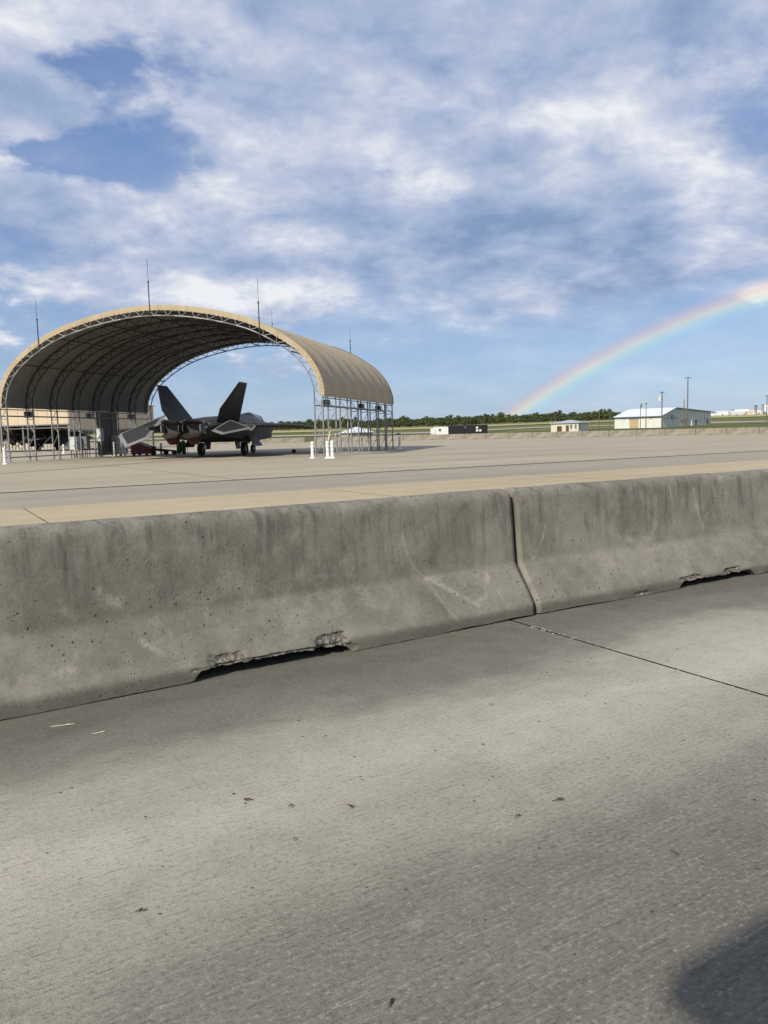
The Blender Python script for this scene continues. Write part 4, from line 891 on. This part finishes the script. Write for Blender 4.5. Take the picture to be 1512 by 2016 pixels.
def warehouse():
    C = Vector((75.8, 210, 0)); u = Vector((-9.9, 8.4, 0)).normalized(); v = Vector((8.4, 9.9, 0)).normalized(); lu, lv = 13.2, 41.6
    zb = .3; h = thing('warehouse', 'pale grey-green metal warehouse with white lopsided roof at the right', 'warehouse', C + Vector((0, 0, zb)), 0)
    z0, zp, z1, vp = 4.05 - zb, 6.30 - zb, 5.35 - zb, 10.6
    poly = [Vector((0, 0, 0)), v * lv, v * lv + Vector((0, 0, z1)), v * vp + Vector((0, 0, zp)), Vector((0, 0, z0))]
    MB().prism(poly, u * lu).build('wall', M_PALEGREEN, h)
    def roof_plane(a, za, b_, zb_, nm):
        o = .35; p = [v * a - u * o + Vector((0, 0, za + .03)), v * b_ - u * o + Vector((0, 0, zb_ + .03)), v * b_ + u * (lu + o) + Vector((0, 0, zb_ + .03)), v * a + u * (lu + o) + Vector((0, 0, za + .03))]
        rf = MB().prism(p, (0, 0, .14)).build(nm, M_ROOFW, h)
        n = 9
        for i in range(n):
            q = u * (lu * (i + .5) / n); MB().tube(v * a + q + Vector((0, 0, za + .18)), v * b_ + q + Vector((0, 0, zb_ + .18)), .05, 4).build('roof_seam', M_ROOFW, rf)
        MB().tube(v * a - u * (o + .02) + Vector((0, 0, za + .06)), v * b_ - u * (o + .02) + Vector((0, 0, zb_ + .06)), .13, 6).build('edge_trim', M_TRIM, rf)
    sl = (zp - z0) / vp; s2 = (z1 - zp) / (lv - vp)
    roof_plane(-.5, z0 - .5 * sl, vp, zp, 'roof'); roof_plane(vp, zp, lv + .5, z1 + .5 * s2, 'roof')
    MB().tube(-v * .55 - u * .3 + Vector((0, 0, z0 - .05)), -v * .55 + u * (lu + .3) + Vector((0, 0, z0 - .05)), .12, 6).build('gutter', M_TRIM, h)
    def op(nm, face, a, w_, q0, q1, m, dep=.06):
        d = u if face == 'L' else v; nrm = (-v if face == 'L' else -u) * .05; c = d * a + nrm; return MB().box((c.x, c.y, (q0 + q1) / 2), (w_, dep, q1 - q0), math.atan2(d.y, d.x)).build(nm, m, h)
    r = op('roller_door', 'L', 7.6, 2.5, 0, 3.05, M_TANDOOR); 
    for i in range(9):
        c = u * 7.6 - v * .09; MB().box((c.x, c.y, .2 + i * .33), (2.4, .03, .05), math.atan2(u.y, u.x)).build('slat', M_TANDOOR, r)
    op('door_trim', 'L', 7.6, 2.9, 3.06, 3.22, M_TRIM)
    for a in (2.9, 10.4): op('wall_lamp', 'L', a, .4, 3.2, 3.4, M_TRIM, .3)
    for a in (4.6, 11.5, 20.0, 35.5): op('wall_lamp', 'R', a, .6, 3.1, 3.35, M_TRIM, .3)
    op('window_unit', 'R', 8.2, 1.3, 3.0, 4.0, M_DGREY, .7); op('awning', 'R', 17.5, 3.2, 2.5, 2.7, M_TRIM, 1.6)
    op('door', 'R', 18.3, 1.2, 0.2, 2.4, M_CREAM); op('door', 'R', 28.0, 1.5, .5, 2.7, M_DGREY); op('door', 'R', 38.5, 1.6, .8, 3.0, M_DGREY); op('ac_unit', 'R', 25.0, 2.4, .3, 1.2, M_DGREY, 1.6)
    op('downpipe', 'R', 24.0, .5, .4, 3.6, M_WHITE, .3)
    for i in range(1, 6): op('wall_seam', 'L', lu * i / 6, .06, 0, z0 - .1, M_REFL, .04)
    for i in range(1, 14): 
        a = lv * i / 14; top = z0 + sl * a if a < vp else zp + s2 * (a - vp); op('wall_seam', 'R', a, .06, 0, top - .15, M_REFL, .04)
warehouse()
# trailer
def trailer():
    L, Rr = Vector((*ax(853, 190), 0)), Vector((*ax(963, 192), 0)); d = (Rr - L); ln = d.length; rz = math.atan2(d.y, d.x)
    t = thing('trailer', 'long black trailer with white front compartment behind the far barriers', 'trailer', L, rz)
    zb, zt = .55, 2.72
    MB().box((4.2 + (ln - 4.2) / 2, 1.2, (zb + zt) / 2 + .02), (ln - 4.2, 2.4, zt - zb)).build('body', M_BLACK, t)
    nb = MB().box((2.6, 1.2, (zb + zt) / 2 - .1), (3.19, 2.4, zt - zb - .25)).build('front_compartment', M_WHITE, t)
    MB().lathe([(.34, -.02), (.36, 0), (.34, .02)], 16).build('porthole', M_TRIM, t, loc=(2.1, -.03, 1.72)).rotation_euler = (R(90), 0, 0)
    MB().box((.55, 1.2, 1.45), (.7, 2.2, 1.5)).build('hitch_box', M_WHITE, t); MB().box((.35, 1.2, .62), (1.2, 1.6, .25)).build('hitch_frame', M_DGREY, t)
    for x0, z0 in ((11.5, 1.95), (11.5, 1.25), (12.3, 1.25)): MB().box((x0, -.02, z0 + .15), (.55, .04, .5)).build('vent_panel', M_WHITE, t)
    MB().box((8.5, -.02, 2.25), (.45, .04, .3)).build('vent_panel', M_DGREY, t); MB().box((ln / 2 + 2, -.02, zb + .02), (ln - 5, .05, .10)).build('side_rail', M_WHITE, t)
    for x in (8.8, 9.9, 11.0):
        for y in (.15, 2.25): MB().tube((x, y - .14, .40), (x, y + .14, .40), .44, 16).build('wheel', M_RUBBER, t, 50)
    for x in (3.2, 4.2): rod('landing_leg', (x, 1.2, -.05), (x, 1.2, .7), .07, M_DGREY, t)
trailer()
# utility poles
def pole(px, Y, ytop, label, arm=0.0, extra=None, r=.15):
    X_, hz = (px - 756) / 1515 * Y, 872 - .0249 * px; zt = EYE + (hz - ytop) / 1515 * Y; zb = terr(X_, Y)
    p = thing('utility_pole', label, 'pole', (X_, Y, zb), 0, 'utility poles beyond the apron')
    MB().tube((0, 0, -.3), (0, 0, zt - zb), r, 8, r * .72).build('pole_shaft', M_WOOD, p, 50)
    if arm:
        MB().box((0, -.12, zt - zb - .25), (arm, .12, .14), R(8)).build('crossarm', M_WOOD, p)
        for sx in (-.45, 0, .45): MB().lathe([(.03, 0), (.07, .05), (.05, .16), (.02, .2)], 8, (sx * arm, -.12, zt - zb - .18)).build('insulator', M_DGREY, p)
    if extra == 'transformer': MB().lathe([(.05, -.55), (.30, -.5), (.32, 0), (.30, .5), (.08, .55)], 12, (-.48, 0, zt - zb - 1.7)).build('transformer', M_CREAM, p, 50); MB().box((-.2, 0, zt - zb - 1.7), (.4, .1, .12)).build('bracket', M_DGREY, p)
    if extra == 'lamp':
        MB().box((.05, 0, zt - zb - .55), (.5, .1, .1)).build('bracket', M_DGREY, p); MB().box((.28, 0, zt - zb - .1), (.24, .3, .9)).build('lamp_housing', M_TRIM, p)
    if extra == 'rungs':
        for z in (2.0, 2.8): MB().box((0, -.1, zt - zb - z), (.7, .06, .06)).build('rung', M_DGREY, p)
pole(1262, 192, 798, 'pole with boxy floodlight in front of the warehouse roller door', 0, 'lamp', .10)
pole(1273, 196, 794, 'thin pole just right of the floodlight pole, before the warehouse', .9, None, .11)
pole(1304, 178, 772, 'pole with pale transformer at the warehouse\'s near corner', 1.0, 'transformer', .15)
pole(1347, 205, 787, 'shorter pole just left of the tallest pole', 0, 'rungs', .13)
pole(1354, 195, 744, 'tallest utility pole with crossarm, before the warehouse gable', 1.6, 'rungs', .17)
pole(1509, 230, 779, 'utility pole at the photo\'s right edge', 1.4, None, .16)
pole(1182, 230, 810, 'thin bare pole right of the guard house, left of its neighbour', 0, None, .10)
pole(1202, 236, 811, 'thin bare pole nearer the warehouse, right of the guard house', 0, None, .11)
pole(1167, 260, 827, 'short thin pole behind the guard house', 0, None, .09)
# far buildings on the right
def far_building(name, px0, px1, ytop, ybase, Y, m, label, gable=False, bands=0):
    x0, x1 = (px0 - 756) / 1515 * Y, (px1 - 756) / 1515 * Y; hz = 872 - .0249 * (px0 + px1) / 2; zt = EYE + (hz - ytop) / 1515 * Y; zb = min(EYE + (hz - ybase) / 1515 * Y, terr((x0 + x1) / 2, Y)) - .5
    b = thing(name, label, 'building', ((x0 + x1) / 2, Y, zb), R(-12)); w_ = (x1 - x0) * .97; h = zt - zb; d = 18
    MB().box((0, d / 2, h / 2), (w_, d, h)).build('wall', m, b)
    if gable: MB().prism([(-w_ / 2 - .3, -.4, h + .02), (w_ / 2 + .3, -.4, h + .02), (w_ / 2 + .3, d / 2, h + 1.6), (-w_ / 2 - .3, d / 2, h + 1.6)], (0, 0, .25)).build('roof', M_ROOFW, b)
    else: MB().box((0, d / 2, h + .15), (w_ + .6, d + .6, .3)).build('roof', M_ROOFG, b)
    for i in range(bands):
        x = -w_ / 2 + w_ * (i + .5) / bands; MB().box((x, -.06, h * .36), (w_ / bands * .5, .14, h * .5)).build('door', M_DGREY if i % 2 else M_REFL, b)
    return b
M_FARW = weathered('far_white', (.70, .70, .68), (.76, .76, .74), .6, 0, .05, .1)
far_building('hangar', 1447, 1474, 806.0, 819, 1010, M_FARW, 'largest distant white hangar at the far right', False, 3)
far_building('hangar', 1474, 1496, 807.5, 819, 1030, M_CREAM, 'distant cream hangar right of the largest white one', False, 2)
far_building('long_shed', 1412, 1434, 812.2, 820, 980, M_FARW, 'distant low white shed at the warehouse\'s right corner', True, 3)
far_building('long_shed', 1440, 1468, 812.8, 820, 960, M_REFL, 'distant low grey shed before the large white hangar', True, 4)
far_building('block_building', 1470, 1480, 811.0, 819, 950, M_BEIGE, 'small distant beige block before the cream hangar', False, 1)
far_building('block_building', 1482, 1492, 811.5, 819, 945, M_FARW, 'small distant white block below the left pylon', False, 2)
far_building('block_building', 1494, 1512, 812.5, 819, 940, M_CREAM, 'distant low cream block at the photo\'s right edge', True, 2)
far_building('block_building', 1400, 1412, 814.5, 821, 990, M_FARW, 'tiny distant white shed touching the warehouse corner', False, 1)
wt = thing('storage_tank', 'distant white domed tank at the far right edge', 'tank', ((1507 - 756) / 1515 * 1000, 1000, terr(495, 1000)), 0)
MB().lathe([(4.2, 0), (4.2, 8.5), (3.9, 10), (2.8, 11.3), (1.2, 12), (.1, 12.1)], 20).build('shell', M_FARW, wt, 50); MB().lathe([(4.3, 8.2), (4.45, 8.3), (4.45, 8.6), (4.3, 8.7)], 20).build('rim', M_REFL, wt)
def pylon(px, Y, ytop, label):
    X_ = (px - 756) / 1515 * Y; zt = EYE + (872 - .0249 * px - ytop) / 1515 * Y; zb = terr(X_, Y); p = thing('lattice_pylon', label, 'pylon', (X_, Y, zb)); h = zt - zb; w_ = 1.1
    for sx in (-1, 1):
        for sy in (-1, 1): rod('leg', (sx * w_, sy * w_, 0), (sx * w_ * .6, sy * w_ * .6, h), .18, M_DARK_SHADE_STEEL, p)
    n = 4
    for i in range(n): rod('brace', (-w_, -w_, h * i / n), (w_ * .8, -w_, h * (i + 1) / n), .12, M_DARK_SHADE_STEEL, p); rod('brace', (w_, -w_, h * i / n), (-w_ * .8, -w_, h * (i + 1) / n), .12, M_DARK_SHADE_STEEL, p)
    MB().box((0, 0, h), (3, 2.4, .8)).build('platform', M_DARK_SHADE_STEEL, p)
pylon(1487.5, 930, 799.5, 'left of the two distant lattice pylons at far right'); pylon(1502, 930, 798.5, 'right of the two distant lattice pylons at far right')
# small dark sign board in the field
fb = thing('field_marker', 'small dark marker board on the grass right of the white-roofed house', 'sign', (*ax(788, 250), terr(*ax(788, 250))), 0)
MB().box((0, 0, .9), (1.4, .15, .6)).build('board', M_BLACK, fb); rod('post', (-.5, 0, 0), (-.5, 0, .7), .06, M_BLACK, fb); rod('post', (.5, 0, 0), (.5, 0, .7), .06, M_BLACK, fb)

# ---------------------------------------------------------------- trees
def crown_mesh(seed, h, rr, nclump):
    rg = random.Random(seed); vs, fs = [], []
    for c in range(nclump):
        f = rg.random(); z = h * (.34 + .66 * f); env = rr * (1.0 - .75 * max(0, (f - .35) / .65) ** 1.5) * (.55 + .45 * min(1, f / .25)); a = rg.random() * 6.283; q = math.sqrt(rg.random()) * env
        cx, cy = q * math.cos(a), q * math.sin(a)
        for l in range(7):
            p = Vector((cx + rg.gauss(0, .38), cy + rg.gauss(0, .38), z + rg.gauss(0, .28))); s_ = rg.uniform(.28, .62)
            u = Vector((rg.gauss(0, 1), rg.gauss(0, 1), rg.gauss(0, .6))).normalized(); v = u.cross(Vector((rg.gauss(0, 1), rg.gauss(0, 1), rg.gauss(0, 1)))).normalized()
            o = len(vs); vs += [p + u * s_, p + v * s_ * .7, p - u * s_, p - v * s_ * .7]; fs.append((o, o + 1, o + 2, o + 3))
    return MB().add(vs, fs)
def trunk_mesh(seed, h):
    rg = random.Random(seed); m = MB(); x = rg.uniform(-.2, .2); m.tube((0, 0, -.3), (x, 0, h * .55), .17, 6, .11); m.tube((x, 0, h * .55), (x * 1.4, .1, h * .93), .11, 6, .03)
    for i in range(5):
        z = h * rg.uniform(.35, .85); a = rg.random() * 6.28; m.tube((x * z / h, 0, z), (math.cos(a) * 1.2, math.sin(a) * 1.2, z + .5), .05, 4, .02)
    return m
VAR = []
for i in range(7):
    h = 8.0 + (i % 4) * .7; VAR.append((crown_mesh(100 + i, h, 2.0 + .3 * (i % 3), 46).mesh('crown', M_PINE), trunk_mesh(200 + i, h).mesh('trunk', M_TRUNK)))
def trees():
    rg = random.Random(5); az = -21.5; k = 0
    while az < 18.2:
        d = rg.uniform(640, 690); x, y = d * math.sin(R(az)), d * math.cos(R(az)); s_ = rg.uniform(.74, 1.04) * (.88 if az < -4 else 1.0) * (1 + .22 * math.sin(az * 1.7) * .5)
        t = link('pine_tree', None, None, (x, y, terr(x, y)), rg.random() * 6.28, 'pine tree in the dense line of woods behind the airfield', 'tree', 'pines of the far tree line'); t.scale = (s_ * 1.35, s_ * 1.35, s_)
        c, tr = VAR[k % 7]; link('crown', c, t); link('trunk', tr, t); k += 1; az += rg.uniform(.16, .32)
    # the mass of wood behind
    vs, fs = [], []
    for i in range(560):
        az = rg.uniform(-26, 18.6) if i < 540 else rg.uniform(21, 24.2); d = rg.uniform(690, 800) if i < 540 else rg.uniform(1060, 1120); x, y = d * math.sin(R(az)), d * math.cos(R(az)); z = terr(x, y); s_ = rg.uniform(.85, 1.12) * (.6 if i >= 540 else 1); sx = s_ * 1.7
        me = VAR[i % 7][0]; o = len(vs); ca, sa = math.cos(i), math.sin(i)
        vs += [(x + (v.co.x * ca - v.co.y * sa) * sx, y + (v.co.x * sa + v.co.y * ca) * sx, z + (v.co.z - 1.6) * s_) for v in me.vertices]; fs += [tuple(q + o for q in p.vertices) for p in me.polygons]
    link('woodland', MB().add(vs, fs).mesh('woodland', M_PINE), None, label='dense dark green woodland filling the horizon behind the pines', cat='woodland', kind='stuff')
trees()

# ---------------------------------------------------------------- small litter on the lane
def leaf(x, y, s_, rz, label, m=M_LEAF):
    s_ *= .75
    n = 9; vs = [(0, 0, .006 + .012 * s_ / .03)]; rg = random.Random(int(x * 100) + int(y * 77))
    for i in range(n): a = 2 * math.pi * i / n; r = s_ * (.55 + .45 * abs(math.cos(a))) * rg.uniform(.75, 1.15); vs.append((r * math.cos(a), r * .5 * math.sin(a), .003 + .01 * rg.random()))
    fs = [(0, i + 1, (i + 1) % n + 1) for i in range(n)]
    o = link('dry_leaf', None, None, (x, y, 0), rz, label, 'leaf', 'dry leaves on the lane')
    MB().add(vs, fs).build('blade', m, o); rod('stem', (s_ * .9, 0, .006), (s_ * 1.5, s_ * .1, .004), .0012, m, o, 4)
def pixel_free_litter():
    L = [(-.508, 2.602, .017, 'dark leaf scrap lying on the pale band, leftmost of three in a row'), (-.349, 2.545, .015, 'brown leaf scrap lying on the pale band, middle of three in a row'), (-.141, 2.534, .019, 'dark leaf scrap lying on the pale band, rightmost of three in a row'),
         (.579, 2.544, .022, 'dark curled leaf with a bent stem right of the picture\'s middle'), (-.012, 1.615, .016, 'dark upright scrap at the bottom middle of the lane'), (.845, 2.193, .017, 'brown leaf scrap in the lower right, above the shadow'),
         (-.691, 1.972, .015, 'flat grey-brown leaf on the lower left of the lane'), (-.31, 2.326, .012, 'tiny dark scrap below the row of three leaves'), (.48, 3.483, .012, 'tiny dark scrap on the lane, below the barrier joint'), (.419, 2.436, .012, 'small dark scrap near the middle of the pale band')]
    for i, (x, y, s_, lb) in enumerate(L): leaf(x, y, s_, i * 1.1, lb)
pixel_free_litter()
def specks():
    rg = random.Random(11); vs, fs = [], []
    for i in range(420):
        p = e(rg.uniform(-3.5, 5.5), rg.uniform(.9, 3.9), 0); s_ = rg.uniform(.0018, .006); n = 5; o = len(vs); a0 = rg.random() * 6
        vs.append(p + Vector((0, 0, s_ * .6)))
        for k in range(n): a = a0 + 2 * math.pi * k / n; vs.append(p + Vector((math.cos(a) * s_ * rg.uniform(.6, 1.8), math.sin(a) * s_ * rg.uniform(.6, 1.2), .0005)))
        fs += [(o, o + 1 + k, o + 1 + (k + 1) % n) for k in range(n)]
    link('grit', MB().add(vs, fs).mesh('grit', M_LEAF), None, label='dark grit and plant crumbs scattered over the lane', cat='grit', kind='stuff')
    vs, fs = [], []
    for i in range(70):
        t = .75 * rg.random() ** 2.0; p = e(JX + rg.choice((-.014, .013)) + rg.gauss(0, .004), 3.72 - 2.3 * t, 0); s_ = rg.uniform(.002, .008) * (1.2 - .9 * t); n = 5; o = len(vs); a0 = rg.random() * 6
        vs.append(p + Vector((0, 0, s_ * .5)))
        for k in range(n): a = a0 + 2 * math.pi * k / n; vs.append(p + Vector((math.cos(a) * s_ * rg.uniform(.6, 1.5), math.sin(a) * s_ * rg.uniform(.6, 1.5), .0008)))
        fs += [(o, o + 1 + k, o + 1 + (k + 1) % n) for k in range(n)]
    link('joint_chips', MB().add(vs, fs).mesh('joint_chips', M_CHIP), None, label='pale concrete chips along the slab joint in front of the barrier', cat='chips', kind='stuff')
specks()
for i, (p, rz, lb) in enumerate(((e(.467, 3.641), .35, 'pale straw stalk on the dark stain near the barrier, the longer left one'), (e(.582, 3.454), .3, 'pale short straw stalk on the dark stain, the right one'))):
    o = link('straw_stalk', None, None, p, LANE_RZ - rz, lb, 'straw', 'straw stalks'); rod('stalk', (-.05 if i == 0 else -.02, 0, .004), (.05 if i == 0 else .025, .004, .006), .0012, M_STRAW, o, 5); rod('twig', (0, 0, .005), (.03, .012, .006), .0012, M_STRAW, o, 4)

# ---------------------------------------------------------------- unseen vehicle, a truck invented in shape to cast the lower-right shadow
def build_shadow_truck():
    zt = 3.4; OV = 1.9; x0, y0 = 1.43 - 1.475 * zt, 1.12 - .617 * zt            # rear near corner of its roof, placed from the shadow tip
    t = thing('shadow_truck', 'unseen truck behind the viewer, its shape invented for casting the dark shadow at lower right', 'truck', e(x0, y0), LANE_RZ)
    L, W = 6.6, 2.3
    def rr(x0_, x1_, y0_, y1_, r, z): 
        P = []
        for cx, cy, a0 in ((x1_ - r, y1_ - r, 0), (x0_ + r, y1_ - r, 90), (x0_ + r, y0_ + r, 180), (x1_ - r, y0_ + r, 270)):
            for k in range(5): a = R(a0 + 22.5 * k); P.append((cx + r * math.cos(a), cy + r * math.sin(a), z))
        return P
    MB().loft([rr(0, L, -W, 0, .04, zt - .07), rr(0, L, -W, 0, .04, zt)]).build('shadow_roof', M_TRUCK, t, 40)
    MB().loft([rr(OV, L, -W + .05, -.05, .06, .95), rr(OV, L, -W + .05, -.05, .06, zt - .075)]).build('cargo_box', M_TRUCK, t, 40)
    MB().box((OV / 2 + .1, -W / 2, .92), (OV - .2, W - .1, .12)).build('tail_deck', M_DGREY, t)
    cab = MB().loft([rr(L + .1, L + 2.2, -W + .1, -.1, .2, .5), rr(L + .1, L + 2.25, -W + .1, -.1, .2, 1.3), rr(L + .1, L + 1.75, -W + .2, -.2, .2, 2.35)]).build('cab', M_TRUCK, t, 40)
    MB().box((L + .9, -.11, 1.75), (1.0, .05, .6)).build('side_window', M_GLASS, cab); MB().box((L + .9, -W + .11, 1.75), (1.0, .05, .6)).build('side_window', M_GLASS, cab)
    MB().box((L / 2 + .9, -W / 2, .8), (L + 2, .9, .25)).build('chassis', M_DGREY, t)
    for x in (2.4, L + 1.2):
        for y in (-.28, -W + .28): MB().tube((x, y - .15, .45), (x, y + .15, .45), .45, 20).build('wheel', M_RUBBER, t, 50)
    MB().box((-.05, -W / 2, .85), (.12, W, .2)).build('bumper', M_DGREY, t); MB().box((-.02, -.25, 1.05), (.05, .18, .12)).build('tail_lamp', M_RED, t)
build_shadow_truck()
